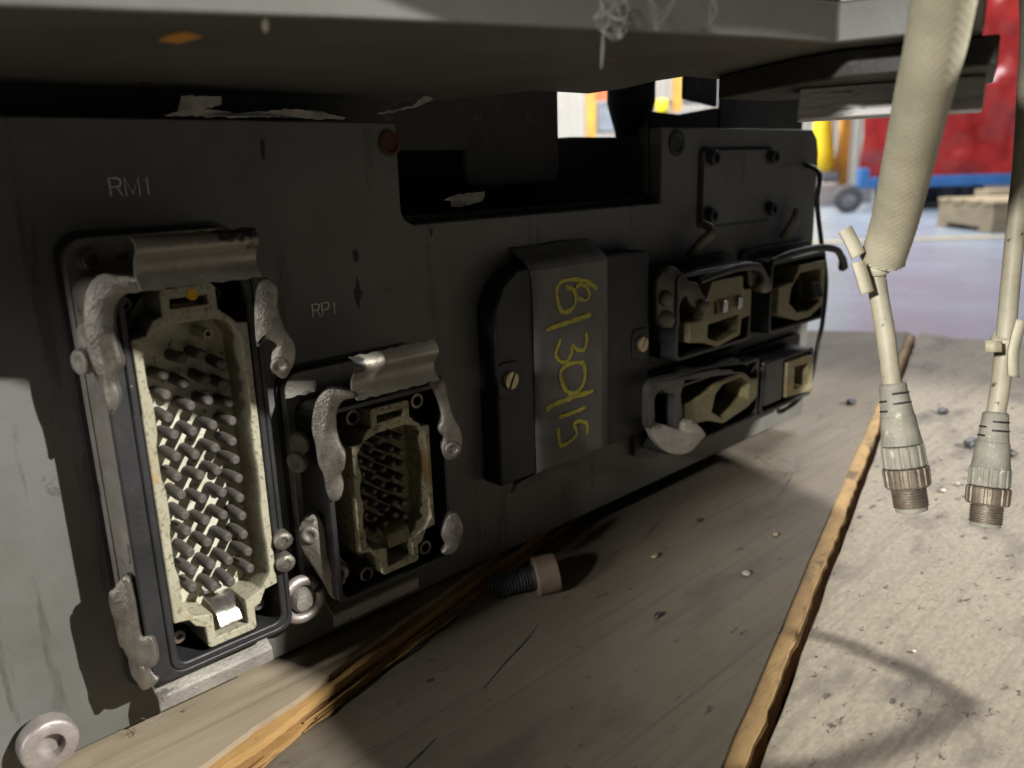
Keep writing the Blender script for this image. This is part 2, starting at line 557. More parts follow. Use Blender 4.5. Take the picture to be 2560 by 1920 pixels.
# top flange slab
slab = [(-330, -2), (-200, -52), (-120, -85), (-63.6, -109.3), (-1.8, -134.5), (34, -147), (103, -170), (131, -177),
        (139, -213), (330, -150), (300, -100), (168, -101), (172, -84), (185, -60), (190, -34), (155, -34), (150, 30), (-330, 30)]
g = MB()
g.plate(slab, [], 'Z', 140, 151)
g.build('top_flange', m_slab, RB, bevel=.7)
g = MB()
g.plate([(177, -110), (161, -136), (150, -156), (144, -173), (148, -191), (153, -213), (218, -193), (226, -150), (212, -112)], [], 'Z', 131.6, 139.8)
g.build('lower_plate', m_castdark, RB, bevel=.8)
g = MB()
g.plate([(165.4, -149), (177.8, -203), (203, -195), (188, -137)], [], 'Z', 121.5, 131.4)
g.build('spacer_bar', m_steel, RB, bevel=.5)
# dark inner castings seen through the cut-out and below the flange
g = MB()
g.prism(rrect(178, 251, 99, 205, 8), 'Y', 40, 100)
g.build('motor_housing', m_castdark, RB, bevel=2)
g = MB()
g.box(-320, 176, 34, 60, 118, 205)
g.build('inner_wall', m_castdark, RB, bevel=1)
g = MB()
g.box(253, 290, 62, 90, 60, 125)
g.build('inner_bracket', m_castdark, RB, bevel=2)
g = MB()
g.lathe((394.5, 100, 60), (394.5, 100, 235), [(0, 10), (62, 10.5), (72, 12), (82, 15), (92, 17.6), (175, 18)], 32)
g.build('neck_column', m_castdark, RB)
g = MB()
g.box(285, 365, 62, 90, 60, 126)
g.build('inner_bracket', m_castdark, RB, bevel=2)
g = MB()
g.prism([(366, 100), (470, 100), (470, 147), (446, 147), (400, 141.5), (366, 143)], 'Y', 61, 64)
g.build('inner_bracket', m_castdark, RB, bevel=1)
g = MB()
g.prism([(404, 152), (446, 147.5), (446, 230), (404, 230)], 'Y', 60, 63)
g.build('web_plate', m_castdark, RB, bevel=.6)
g = MB()
g.prism([(447, 60), (583, 60), (600, 110), (530, 110)], 'Z', 129, 230)
g.build('pedestal', m_castdark, RB, bevel=4)
# unseen turret, and a thin plate added to shade the panel and deck
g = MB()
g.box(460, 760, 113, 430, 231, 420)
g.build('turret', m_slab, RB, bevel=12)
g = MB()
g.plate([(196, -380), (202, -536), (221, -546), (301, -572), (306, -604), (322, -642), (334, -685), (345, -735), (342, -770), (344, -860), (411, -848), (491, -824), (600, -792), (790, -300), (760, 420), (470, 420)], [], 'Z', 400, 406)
g.build('shade_plate', m_slab, RB)

g = MB()
g.sweep(spline([(375, -440, 402), (362, -462, 230), (354, -488, 152), (353, -505, 148), (352.6, -520, 147), (347, -539, 147), (336.6, -541, 147), (317, -537, 148), (298, -532, 150), (281, -527, 154), (266, -527, 175), (264, -540, 260), (300, -560, 402)], 8), 3.8, 12)
g.build('cable_loop', m_cable, RB)  # unseen loop, added for its curved shadow on the worn board
# paint chips on the underside of the flange
for pts, mt in (([(-26, -86.8), (-27.1, -96.2), (-25.4, -101.3), (-19.5, -96.7), (-20, -90.5), (-20.0, -84.8)], mat('amber_chip', (.75, .36, .06), (.5, .26, .08), 200, .6)),
                ([(-18.9, -124.4), (-18.3, -124.8), (-13.1, -115.9), (-10.0, -108.4), (-15.4, -117.0)], m_print),
                ([(4, 0), (9, 1), (8, 5), (3, 4)], m_rust)):
    g = MB()
    g.plate(pts, [], 'Z', 139.75, 139.95)
    g.build('paint_chip', mt, RB)

# ---- stroke lettering
def ribbon(mb, pts, wdt, y, axis='Y', h=.12, vary=False):
    P = [Vector((p[0], p[1])) for p in pts]
    n = len(P)
    L, R_ = [], []
    for i, p in enumerate(P):
        t = (P[min(i + 1, n - 1)] - P[max(i - 1, 0)]).normalized()
        k_ = 1 if not (i in (0, n - 1)) else .7
        if vary:
            k_ *= .82 + .3 * math.sin(i * .9 + p.x * .7) * math.sin(i * .37 + p.y)
        nn = Vector((-t.y, t.x)) * wdt * .5 * k_
        L.append(p + nn)
        R_.append(p - nn)
    vs = [(p.x, y - h, p.y) for p in L] + [(p.x, y - h, p.y) for p in R_] + [(p.x, y, p.y) for p in L] + [(p.x, y, p.y) for p in R_]
    fs = []
    for i in range(n - 1):
        fs += [(i, i + 1, n + i + 1, n + i), (2 * n + i, 2 * n + i + 1, i + 1, i), (n + i, n + i + 1, 3 * n + i + 1, 3 * n + i)]
    mb._add(vs, fs)
GLY = {'R': [[(0, 0), (0, 1), (.45, 1), (.6, .9), (.62, .75), (.55, .58), (.4, .52), (0, .52)], [(.38, .52), (.64, 0)]],
       'M': [[(0, 0), (0, 1), (.38, .12), (.76, 1), (.76, 0)]],
       'P': [[(0, 0), (0, 1), (.45, 1), (.6, .9), (.62, .75), (.58, .58), (.42, .48), (0, .48)]],
       '1': [[(.06, .78), (.26, 1), (.26, 0)]]}
ADV = {'R': .84, 'M': .98, 'P': .82, '1': .4}
def letters(txt, x, z, h):
    for ch in txt:
        g = MB()
        for st in GLY[ch]:
            ribbon(g, [(x + px * h, z + pz * h) for px, pz in st], .62, -.02)
        g.build('printed_letter', m_print, RB)
        x += ADV[ch] * h
letters('RM1', -12.0, 103.4, 5.9)
letters('RP1', 58.6, 52.6, 5.3)

for pts in ([(79.5, 77.0), (81.5, 78.1), (82.6, 75.0), (81.6, 72.7), (79.9, 73.7)],
            [(78.6, 60.9), (80.1, 62.8), (80.7, 66.5), (81.6, 64.3), (82.1, 61.3), (83.2, 59.3), (81.6, 57.2), (80.7, 53.1), (79.9, 54.5), (79.1, 57.9)],
            [(43.6, 121.5), (45.2, 121.1), (44.4, 114.2), (43.5, 115.7)],
            [(120.1, 84.2), (122.6, 82.8), (121.5, 79.9)]):
    g = MB()
    g.prism([(p.x, p.y) for p in spline([(a, b, 0) for a, b in pts] + [(pts[0][0], pts[0][1], 0)], 3)[:-1]], 'Y', -.02, -.1)
    g.build('oil_stain', m_cover, RB)
# rusty screw hole and plugs
for x, z, r, mt in ((101.9, 119.9, 5.2, m_rust), (308.3, 119.6, 7.5, m_black)):
    g = MB()
    g.lathe((x, -.1, z), (x, -2, z), [(0, r), (.9, r), (1.1, r * .72), (.25, r * .6), (.2, .05)], 24, cap=False)
    g.build('screw_hole', mt, RB)

# ---- socket head screws with washers
def socket_screw(x, z, y, r, name='socket_screw', split=False):
    if not split:
        g = MB()
        g.lathe((x, 0, z), (x, -30, z), [(0, r * .62), (y * .35, r * .62), (y * .36, r), (y - 1.2, r), (y - .4, r * .96), (y, r * .88), (y, r * .5), (y - 4, r * .48), (y - 4.2, .05)], 30,
                fn=lambda a, s, rr: rr, cap=False)
        g.build(name, m_washer, RB)
    else:
        # split lock washer: helical ring with a step
        g = MB()
        n = 44
        pts = []
        for k in range(n + 1):
            a = math.radians(22 + 352 * k / n)
            pts.append((x + r * .82 * math.cos(a), -y - 2.6 * k / n + 1, z + r * .82 * math.sin(a)))
        g.sweep(pts, r * .235, 10)
        g.build('lock_washer', m_washer, RB, label='split spring washer on the screw between the two big connectors')
        g = MB()
        g.lathe((x, 0, z), (x, -30, z), [(0, r * .55), (y - 3, r * .55), (y + 1.5, r * .5), (y + 3.5, r * .38), (y + 4.2, .1)], 22)
        g.jitter(.5, 5)
        g.build('screw_stud', m_zinc, RB)
socket_screw(-61.4, -75.2, 10, 9.2)
socket_screw(33.6, -58.5, 12.5, 9.6, split=True)

# ---- levers
ZL = (0, 1, 0)
def arm(name, pts, rad, parent, squash=.55, amp=.35, seed=1, mt=None):
    g = MB()
    g.sweep(spline(pts, 5), splr(rad, 5), 14, squash=(ZL, squash))
    g.jitter(amp, seed)
    return g.build(name, mt or m_lever, parent, smooth=70)
def rivet(x, y, z, r, parent, axis=(-1, 0, 0), L=2.6, mt=None):
    a = Vector(axis)
    g = MB()
    g.lathe((x, y, z), Vector((x, y, z)) + a * L, [(0, r), (L * .6, r), (L * .9, r * .85), (L, r * .4)], 18)
    g.jitter(.18, x + z)
    return g.build('rivet', mt or m_lever, parent, smooth=60)
def handle(x0, x1, ztop, y, parent, mt):
    """S-profile pressed sheet"""
    prof = [(y + 1, ztop), (y - 1.6, ztop - .9), (y - 3.0, ztop - 2.6), (y - 3.1, ztop - 4.2), (y - 1.9, ztop - 6), (y - .2, ztop - 8),
            (y + .6, ztop - 10.2), (y + .2, ztop - 12.4), (y - 1.2, ztop - 14.4), (y - 2.6, ztop - 16)]
    pr = [(p.x, p.y) for p in spline([(a, b, 0) for a, b in prof], 4)]
    nx = 14
    th = 1.1
    g = MB()
    vs, fs = [], []
    n = len(pr)
    for side in (0, 1):
        for i in range(nx + 1):
            x = x0 + (x1 - x0) * i / nx
            for j, (a, b) in enumerate(pr):
                # uneven upper and lower rim
                zz = b + (.35 * math.sin(x * .9) if j in (0, n - 1) else 0)
                vs.append((x + (.8 if j < 3 and i == nx else 0), a + (th if side else 0), zz))
    m_ = (nx + 1) * n
    for i in range(nx):
        for j in range(n - 1):
            q = (i * n + j, i * n + j + 1, (i + 1) * n + j + 1, (i + 1) * n + j)
            fs.append(q)
            fs.append(tuple(m_ + t for t in q[::-1]))
    for i in range(nx):
        fs.append((i * n, (i + 1) * n, m_ + (i + 1) * n, m_ + i * n))
        fs.append((i * n + n - 1, m_ + i * n + n - 1, m_ + (i + 1) * n + n - 1, (i + 1) * n + n - 1))
    for j in range(n - 1):
        fs.append((j, m_ + j, m_ + j + 1, j + 1))
        fs.append((nx * n + j, nx * n + j + 1, m_ + nx * n + j + 1, m_ + nx * n + j))
    g._add(vs, fs)
    g.jitter(.15, 3)
    return g.build('lever_handle', mt, parent, smooth=50)
def foot_bar(x0, x1, ztop, y, parent, mt):
    prof = [(y + 5, ztop + 1), (y, ztop), (y - 7.5, ztop - 5.2), (y - 8.2, ztop - 6.2), (y - 8.2, ztop - 11.2), (y - 7.2, ztop - 11.6),
            (y - 7.0, ztop - 6.6), (y + .2, ztop - 1.4), (y + 5, ztop - .4)]
    g = MB()
    g.prism(prof, 'X', x0, x1)
    g.jitter(.1, 2)
    return g.build('lever_bar', mt, parent, bevel=.35)

LEVER = {
    'c3_flap': ((-0.301, -0.954, 0.0), [(250.9, -24.6, -35.4), (255.2, -26.0, -34.0), (264.0, -28.7, -37.7), (273.5, -31.7, -41.7), (274.9, -32.2, -37.9), (280.9, -34.1, -37.2), (290.4, -37.1, -47.0), (287.9, -36.3, -50.6), (280.4, -33.9, -56.4), (271.3, -31.1, -56.5), (262.3, -28.2, -52.4), (255.4, -26.0, -44.4)]),
    'c1_left': ((-0.349, -0.937, 0.0), [(267.8, -16.5, 45.4), (272.2, -18.1, 49.9), (277.7, -20.1, 51.9), (282.3, -21.9, 49.5), (289.0, -24.4, 42.8), (294.7, -26.5, 40.6), (297.7, -27.6, 35.3), (300.8, -28.8, 29.9), (299.4, -28.3, 26.2), (294.2, -26.3, 26.1), (289.3, -24.5, 29.3), (286.4, -23.4, 33.8), (283.2, -22.2, 29.1), (283.2, -22.2, 18.1), (280.3, -21.1, 15.9), (271.9, -18.0, 17.5), (268.9, -16.9, 23.1), (267.5, -16.4, 36.5)]),
    'c1_right': ((-0.301, -0.954, 0.0), [(353.1, -23.9, 44.4), (358.8, -25.7, 43.0), (367.0, -28.3, 39.6), (372.6, -30.1, 33.6), (373.5, -30.4, 28.8), (369.0, -28.9, 26.0), (361.9, -26.7, 28.1), (359.9, -26.1, 32.9), (355.4, -24.7, 32.4)]),
    'c3_brk': ((-0.1, -0.995, 0.0), [(249.7, -25.8, -14.1), (253.1, -26.1, -9.7), (265.2, -27.3, -9.0), (334.6, -34.3, -12.5), (336.6, -34.5, -19.8), (333.3, -34.2, -14.6), (280.3, -28.8, -13.5), (280.0, -28.8, -42.1), (272.2, -28.0, -40.4), (271.7, -28.0, -22.7), (265.4, -27.3, -18.9), (259.2, -26.7, -16.0), (254.5, -26.2, -20.1), (254.8, -26.3, -33.8), (250.0, -25.8, -35.4)]),
    'rm_ul': ((-0.6, -0.8, 0.0), [(-19.5, -35.9, 80.2), (-23.7, -32.7, 80.8), (-27.6, -29.8, 81.7), (-30.1, -27.9, 80.3), (-32.1, -26.4, 77.0), (-33.5, -25.4, 71.4), (-34.1, -24.9, 63.4), (-34.1, -24.9, 58.0), (-33.2, -25.6, 52.1), (-32.2, -26.3, 48.8), (-31.9, -26.6, 46.0), (-31.7, -26.7, 41.8), (-31.1, -27.1, 38.0), (-29.6, -28.3, 39.7), (-28.5, -29.1, 44.3), (-29.0, -28.7, 48.5), (-27.0, -30.2, 52.5), (-26.6, -30.6, 55.2), (-27.0, -30.2, 58.4), (-27.3, -30.0, 63.0), (-27.0, -30.2, 68.3), (-26.3, -30.7, 71.3), (-24.9, -31.8, 73.9), (-23.0, -33.2, 75.5), (-20.0, -35.5, 75.8)]),
    'rm_ur': ((-0.503, -0.865, 0.0), [(17.7, -36.7, 75.5), (20.1, -38.1, 75.6), (22.7, -39.6, 73.2), (23.0, -39.8, 69.8), (22.5, -39.4, 65.9), (23.9, -40.2, 58.4), (26.1, -41.6, 53.2), (26.2, -41.6, 48.6), (24.7, -40.8, 44.2), (22.4, -39.4, 40.8), (20.0, -38.0, 42.6), (19.2, -37.5, 46.8), (19.7, -37.8, 50.3), (21.3, -38.8, 52.6), (18.3, -37.0, 55.2), (15.6, -35.4, 52.7), (16.0, -35.7, 65.5)]),
    'rm_ll': ((-0.707, -0.707, 0.0), [(-32.6, -20.4, -18.3), (-34.4, -18.6, -20.8), (-35.2, -17.8, -22.6), (-36.6, -16.4, -24.0), (-37.1, -15.9, -28.7), (-36.7, -16.3, -33.5), (-36.5, -16.5, -37.8), (-36.3, -16.7, -43.7), (-35.6, -17.4, -45.1), (-35.1, -17.9, -47.6), (-34.3, -18.7, -51.6), (-34.6, -18.4, -55.5), (-33.5, -19.5, -58.6), (-32.2, -20.8, -61.6), (-28.5, -24.5, -58.2), (-29.1, -23.9, -55.7), (-29.8, -23.2, -53.2), (-28.4, -24.6, -51.8), (-27.8, -25.2, -48.8), (-28.1, -24.9, -42.0), (-29.4, -23.6, -40.5), (-30.7, -22.3, -40.9), (-31.0, -22.0, -36.1), (-30.9, -22.1, -29.9), (-31.1, -21.9, -24.2), (-31.5, -21.5, -19.5)]),
    'rp_ul': ((-0.6, -0.8, 0.0), [(51.7, -36.5, 26.9), (48.2, -33.9, 26.1), (46.0, -32.2, 21.8), (45.6, -31.9, 15.7), (46.0, -32.3, 9.5), (47.4, -33.3, 4.8), (46.8, -32.8, -0.6), (45.5, -31.9, -2.9), (46.0, -32.2, -8.5), (44.5, -31.1, -13.1), (42.1, -29.3, -13.6), (40.7, -28.2, -9.5), (40.3, -28.0, -2.3), (39.1, -27.1, 1.7), (38.8, -26.9, 9.5), (38.2, -26.4, 16.4), (39.7, -27.5, 25.3), (42.2, -29.4, 29.6), (45.2, -31.6, 31.2), (51.3, -36.2, 29.2)]),
    'rp_ur': ((-0.503, -0.865, 0.0), [(91.7, -34.1, 27.2), (95.1, -36.1, 25.2), (96.2, -36.7, 17.6), (97.9, -37.7, 9.1), (100.7, -39.3, 1.1), (100.1, -38.9, -6.5), (97.8, -37.6, -9.7), (94.2, -35.6, -9.2), (92.9, -34.8, -3.9), (94.0, -35.4, 0.3), (92.0, -34.3, 3.9), (93.7, -35.2, 9.6), (92.0, -34.3, 18.1), (90.2, -33.2, 24.1)]),
    'rp_ll': ((-0.6, -0.8, 0.0), [(37.7, -16.8, -22.3), (40.7, -19.0, -21.8), (42.5, -20.4, -26.1), (42.9, -20.7, -33.7), (43.0, -20.7, -41.3), (45.4, -22.6, -41.2), (48.5, -24.8, -46.3), (47.8, -24.3, -52.2), (45.4, -22.5, -55.4), (46.3, -23.2, -59.9), (43.0, -20.8, -58.6), (41.0, -19.2, -52.2), (38.4, -17.3, -45.0), (34.9, -14.7, -35.3), (34.9, -14.7, -27.0)]),
    'rp_lr': ((-0.503, -0.865, 0.0), [(99.2, -35.3, -35.5), (100.9, -36.2, -40.3), (101.1, -36.4, -44.9), (98.9, -35.1, -51.9), (96.2, -33.5, -54.6), (92.5, -31.4, -53.5), (94.2, -32.4, -50.1), (92.9, -31.6, -45.3), (94.7, -32.7, -38.4), (96.7, -33.8, -35.5)]),
}
def lever_plate(key, parent, th=3.2, mt=None, bev=.7, name='lever_arm'):
    """flat cast arm: outline polygon in an upright plane, extruded to its real thickness"""
    nrm, pts = LEVER[key]
    nrm = Vector(nrm)
    sh = Vector((-1.4, -2.0, 0)) if key == 'rm_ll' else Vector((0, 0, 0))
    P = [p + sh for p in spline([Vector(p) for p in pts] + [Vector(pts[0])], 3)[:-1]]
    n = len(P)
    mid = sum(P, Vector()) / n
    B_ = [p - nrm * th for p in P]
    # raised, slightly domed front
    g = MB()
    rim = [p + nrm * .0 for p in P]
    g._add(rim + B_, [tuple(range(n)), tuple(range(n, 2 * n))[::-1]] + [(i, n + i, n + (i + 1) % n, (i + 1) % n) for i in range(n)])
    o = g.build(name, mt or m_lever, parent, bevel=bev, seg=3, smooth=60)
    bm = bmesh.new()
    bm.from_mesh(o.data)
    big = max((f for f in bm.faces), key=lambda f: (len(f.verts) > 4) * (f.normal.dot(nrm) + 2))
    bmesh.ops.inset_region(bm, faces=[big], thickness=.0013, depth=.0007, use_even_offset=False)
    bm.to_mesh(o.data)
    bm.free()
    for p in o.data.polygons:
        p.use_smooth = True
    o.data.set_sharp_from_angle(angle=math.radians(60))
    return o
def boss(p, nrm, r, h, parent, mt=None, seed=1):
    p, nrm = Vector(p), Vector(nrm).normalized()
    g = MB()
    g.lathe(p - nrm * 1, p + nrm * h, [(0, r), (h * .45 + 1, r), (h * .6 + 1, r * .93), (h * .62 + 1, r * .5), (h * .5 + 1, r * .45), (h * .5 + 1, .05)], 18, cap=False)
    g.jitter(.16, seed)
    return g.build('rivet', mt or m_lever, parent, smooth=60)

# ---- big connectors
def big_connector(cx, cz, hw, fl, hs, ins, tabw, tab, cols, label, top_y=-37, rimY=-26, mat_ins=None, wall_t=2.9, body=None):
    """hw: half housing width; fl=(x0,x1,z0,z1); hs=(x0,x1,z0,z1); ins=(x0,x1,z0,z1)"""
    g = MB()
    g.plate(rrect(*fl, 7), [rrect(hs[0] + 3.2, hs[1] - 3.2, hs[2] + 3.2, hs[3] - 3.2, 3)], 'Y', -1.2, -5.2)
    con = g.build('connector', m_zinc, RB, bevel=.7, label=label)
    g = MB()
    g.plate(rrect(fl[0] - 1.6, fl[1] + 1.6, fl[2] - 1.6, fl[3] + 1.6, 8), [rrect(hs[0] + 3.6, hs[1] - 3.6, hs[2] + 3.6, hs[3] - 3.6, 3)], 'Y', -.1, -1.15)
    g.build('gasket', m_black, con)
    g = MB()
    g.plate(rrect(*hs, 5), [rrect(hs[0] + 2.6, hs[1] - 2.6, hs[2] + 2.6, hs[3] - 2.6, 3.4)], 'Y', -5.25, rimY)
    g.build('housing_wall', m_black, con, bevel=.6)
    if body:
        g = MB()
        g.plate(rrect(*body, 5), [rrect(hs[0] - .15, hs[1] + .15, hs[2] - .15, hs[3] + .15, 5)] if body[1] > hs[1] + 1 else [], 'Y', -5.3, rimY + 2.6)
        g.build('housing_body', m_zinc, con, bevel=.6)
        g = MB()
        g.plate(rrect(body[0] - .4, body[1] + .4, body[2] - .4, body[3] + .4, 5.4), [rrect(hs[0] - .15, hs[1] + .15, hs[2] - .15, hs[3] + .15, 5)], 'Y', rimY + 2.5, rimY + .35)
        g.build('seal', m_black, con, bevel=.5)
    g = MB()
    g.plate(rrect(hs[0] + 2.7, hs[1] - 2.7, hs[2] + 2.7, hs[3] - 2.7, 3), [], 'Y', -2.4, -4.4)
    g.build('housing_floor', m_black, con)
    # insert frame
    x0, x1, z0, z1 = ins
    a0, a1 = cx - tabw, cx + tabw
    t0, t1 = z0 - tab, z1 + tab
    outer = [(x0, z1), (x0 + 4.5, z1 + .6), (x0 + 7.2, z1 + 5), (a0, z1 + 6), (a0, t1 - 1), (a0 + 1, t1), (a1 - 1, t1), (a1, t1 - 1), (a1, z1 + 6), (x1 - 5, z1 + 1.8), (x1 - 4, z1 + .5), (x1, z1),
             (x1, z0), (x1 - 5, z0 - .6), (x1 - 7.5, z0 - 5.4), (a1, z0 - 6), (a1, t0 + 1), (a1 - 1, t0), (a0 + 1, t0), (a0, t0 + 1), (a0, z0 - 6), (x0 + 7, z0 - 4), (x0 + 5, z0 - .8), (x0, z0)]
    wt = wall_t
    # polarising notches along the inner side walls
    inner = []
    nz = 6
    zA, zB = z1 - 2.5, z0 + 3
    inner += [(x0 + wt, zA)]
    inner_l, inner_r = [], []
    for i in range(nz):
        za = zA + (zB - zA) * (i + .15) / nz
        zb = zA + (zB - zA) * (i + .85) / nz
        dl = .9 if i % 2 else 0
        inner_l += [(x0 + wt + dl, za), (x0 + wt + dl, zb)]
        inner_r += [(x1 - wt + dl * .6, za), (x1 - wt + dl * .6, zb)]
    loop = inner_l + [(x0 + wt + 3.5, zB - 3.2), (a0 + 3, zB - 5), (a0 + 3, t0 + 3), (a1 - 3, t0 + 3), (a1 - 3, zB - 5), (x1 - wt - 3.5, zB - 3.2)] + inner_r[::-1] + [(x1 - wt - 3.5, zA + 3.6), (a1 - 2.5, zA + 5.5), (a0 + 2.5, zA + 5.5), (x0 + wt + 3.5, zA + 3.6)]
    slot_t = [(a0 + 3, t1 - 6.6), (a1 - 3, t1 - 6.6), (a1 - 3, t1 - 3.4), (a0 + 3, t1 - 3.4)]
    slot_b = [(a0 + 3, t0 + 3.0), (a1 - 3, t0 + 3.0), (a1 - 3, t0 + 6.6), (a0 + 3, t0 + 6.6)]
    g = MB()
    g.plate(outer, [loop, slot_t], 'Y', -10.5, rimY - .8)
    g.build('insert_frame', mat_ins or m_cream, con, bevel=.45)
    g = MB()
    zc = [(x0 + .5, z1 - .5), (x0 + .5, z0 + .5), (a0 + 1, t0 + 1.5), (a1 - 1, t0 + 1.5), (x1 - .5, z0 + .5), (x1 - .5, z1 - .5), (a1 - 1, t1 - 1.5), (a0 + 1, t1 - 1.5)]
    g.plate(zc, [], 'Y', -4.6, -12.4)
    g.build('insert_floor', m_floor_in if mat_ins is None else m_cream2, con, bevel=.3)
    # pins: one mesh, shared
    pin_me = None
    for (px, zt, pitch, cnt, r) in cols:
        for i in range(cnt):
            z = zt - pitch * i
            if pin_me is None:
                g = MB()
                g.lathe((0, 0, 0), (0, -1, 0), [(0, r), (10.4, r), (11.1, r * .72), (11.4, r * .55), (11.4, .05)], 12)
                o = g.build('pin', m_pin, con)
                pin_me = o.data
            else:
                o = bpy.data.objects.new('pin', pin_me)
                COL.objects.link(o)
                o.parent = con
            o.location = Vector((px + random.uniform(-.25, .25), -12.2, z + random.uniform(-.25, .25))) * S
            o.rotation_euler = (random.uniform(-.05, .05), 0, random.uniform(-.05, .05))
            # raised collar round each pin
    return con

RM = big_connector(-1.8, 9.8, 22.4, (-31, 27.4, -72, 91.2), (-24.3, 20.7, -58.5, 77.5), (-21.6, 17.4, -39.5, 60), 9.3, 14.6,
                   [(-12.0, 45.8, 7.02, 12, 2.0), (-4.9, 50.6, 8.45, 11, 2.0), (2.0, 50.6, 8.45, 11, 2.0), (8.8, 46.0, 7.1, 12, 2.0)],
                   'large multi-pin connector with cream insert below the letters RM1', body=(-30.4, 22.4, -60.2, 79))
# flange and insert screws
for (x, z, y, r) in ((-23.2, 84.4, -5.2, 3.4), (-23.2, -65.3, -5.2, 3.2)):
    g = MB()
    g.lathe((x, y, z), (x, y - 5, z), [(0, r * 1.25), (.5, r * 1.25), (.8, r), (3.0, r), (3.4, r * .9), (3.4, r * .55), (1.2, r * .5), (1.1, .05)], 20, cap=False)
    g.build('screw', m_screw, RM)
for (x, z, y, r) in ((-17, 69.3, -9, 2.6), (13.5, 69.3, -9, 2.6), (-17.5, -50.5, -14, 2.6), (13.5, -50.5, -14, 2.6)):
    g = MB()
    g.lathe((x, y + 5, z), (x, y - 5, z), [(0, r * .7), (5, r * .7), (5.2, r), (8, r), (8.3, r * .9), (8.3, r * .5), (6.5, r * .45), (6.4, .05)], 18, cap=False)
    g.build('screw', m_screw, RM)
# guide peg, latch clips
g = MB()
g.lathe((5.0, -12, 57.2), (5.0, -34, 57.2), [(0, 2.0), (10, 2.0), (10.6, 1.8), (10.6, .9), (6, .8), (5.9, .05)], 16, cap=False)
g.build('guide_peg', m_cream, RM)
g = MB()
g.prism([(-24.5, 66.2), (-22, 68.8), (-14, 68.6), (-14, 67.6), (-21.5, 67.8), (-24, 65.4)], 'X', -6.0, 3.0)
g.build('latch_clip', m_clip, RM)
g = MB()
g.prism([(-9, -41), (-18, -42), (-23, -45.5), (-24.5, -49.5), (-23.6, -49.6), (-22.2, -46.2), (-17.8, -43), (-9, -42)], 'X', -5.2, 5.6)
g.build('latch_clip', m_clip, RM, bevel=.2)
g = MB()
g.prism([(-9, -37.5), (-15, -38.2), (-15, -39.2), (-9, -38.5)], 'X', -5.6, 1.2)
g.build('latch_clip', m_clip, RM)
g = MB()
g.lathe((-.5, rim := -26.75, 71.8), (-.5, rim - .4, 71.8), [(0, 2.0), (.35, 1.9)], 16)
g.build('paint_dot', mat('amber_dot', (.75, .42, .02), None, 50, .5), RM, label='amber paint dot on the cream insert tab')

# RM1 upper lever
handle(-20.6, 18.6, 92.2, top_y := -36.2, RM, m_handle)
lever_plate('rm_ul', RM, 3.4)
lever_plate('rm_ur', RM, 3.0)
boss((21.6, -38.6, 45.6), (-.503, -.865, 0), 3.2, 2.2, RM, seed=4)
boss((-33.5, -17, 54), (-1, -.3, 0), 4.2, 3.0, RM, m_zinc, 5)
boss((-31.0, -17, 61), (-1, -.3, 0), 5.2, 1.6, RM, m_zinc, 6)
# RM1 lower lever
lever_plate('rm_ll', RM, 3.6)
boss((-35.0, -19.6, -29.5), (-1, -.5, 0), 3.4, 2.2, RM, seed=7)
boss((-33.4, -21.4, -53.5), (-1, -.5, 0), 3.2, 2.2, RM, seed=9)
foot_bar(-27, 18, -66.5, -7, RM, m_zinc)
for z in (-22.8, -32):
    g = MB()
    g.lathe((21.6, -24, z), (20.2, -31, z), [(0, 3.4), (5.0, 3.6), (5.8, 3.0), (5.9, 1.6), (5.4, 1.5), (5.4, .05)], 14, cap=False)
    g.jitter(.3, z)
    g.build('lever_lug', m_lever, RM, smooth=60)

RP = big_connector(74, -19, 30, (40, 108, -70, 33), (43, 104.5, -61, 21.5), (54.6, 93.4, -41.5, 4.2), 9.6, 13.5,
                   [(60.6, -4, 5.9, 6, 1.5), (65.6, -.4, 5.9, 7, 1.5), (70.8, 1.2, 5.9, 7, 1.5), (76.0, 2.2, 5.9, 7, 1.5), (81.0, .8, 5.9, 7, 1.5)],
                   'smaller multi-pin connector with stained cream insert below the letters RP1', mat_ins=m_cream2, wall_t=2.4)
for (x, z) in ((60.6, 13.8), (93, 13.6), (92.6, -54.6), (61, -55.4)):
    g = MB()
    r = 3.5
    g.lathe((x, -6, z), (x, -30, z), [(0, r), (13.5, r), (14, r * .92), (14, r * .62), (9, r * .6), (8.9, .05)], 20, cap=False)
    g.build('screw', m_screw, RP)
handle(52.3, 91.8, 42.0, -35, RP, m_handle)
lever_plate('rp_ul', RP, 3.2)
lever_plate('rp_ur', RP, 3.0)
boss((97.0, -37.2, -5.0), (-.503, -.865, 0), 3.4, 2.2, RP, seed=14)
boss((37.2, -15, 0.5), (-1, -.4, 0), 4.4, 2.6, RP, m_zinc, 15)
boss((37.8, -16, 8), (-1, -.4, 0), 4.6, 1.2, RP, m_zinc, 16)
lever_plate('rp_ll', RP, 3.4, m_zinc)
boss((37.8, -17.5, -30), (-.6, -.8, 0), 3.6, 1.8, RP, m_zinc, 17)
boss((46.4, -23.2, -47.5), (-.6, -.8, 0), 3.6, 2.4, RP, seed=18)
lever_plate('rp_lr', RP, 3.2)
foot_bar(47, 92, -65.5, -6, RP, m_handle)
g = MB()
g.prism([(-9, -36), (-18, -37), (-23, -40), (-24.5, -45.5), (-23.6, -45.6), (-22.2, -41), (-17.8, -38), (-9, -37)], 'X', 70, 82)
g.build('latch_block', m_creamd, RP, bevel=.4)

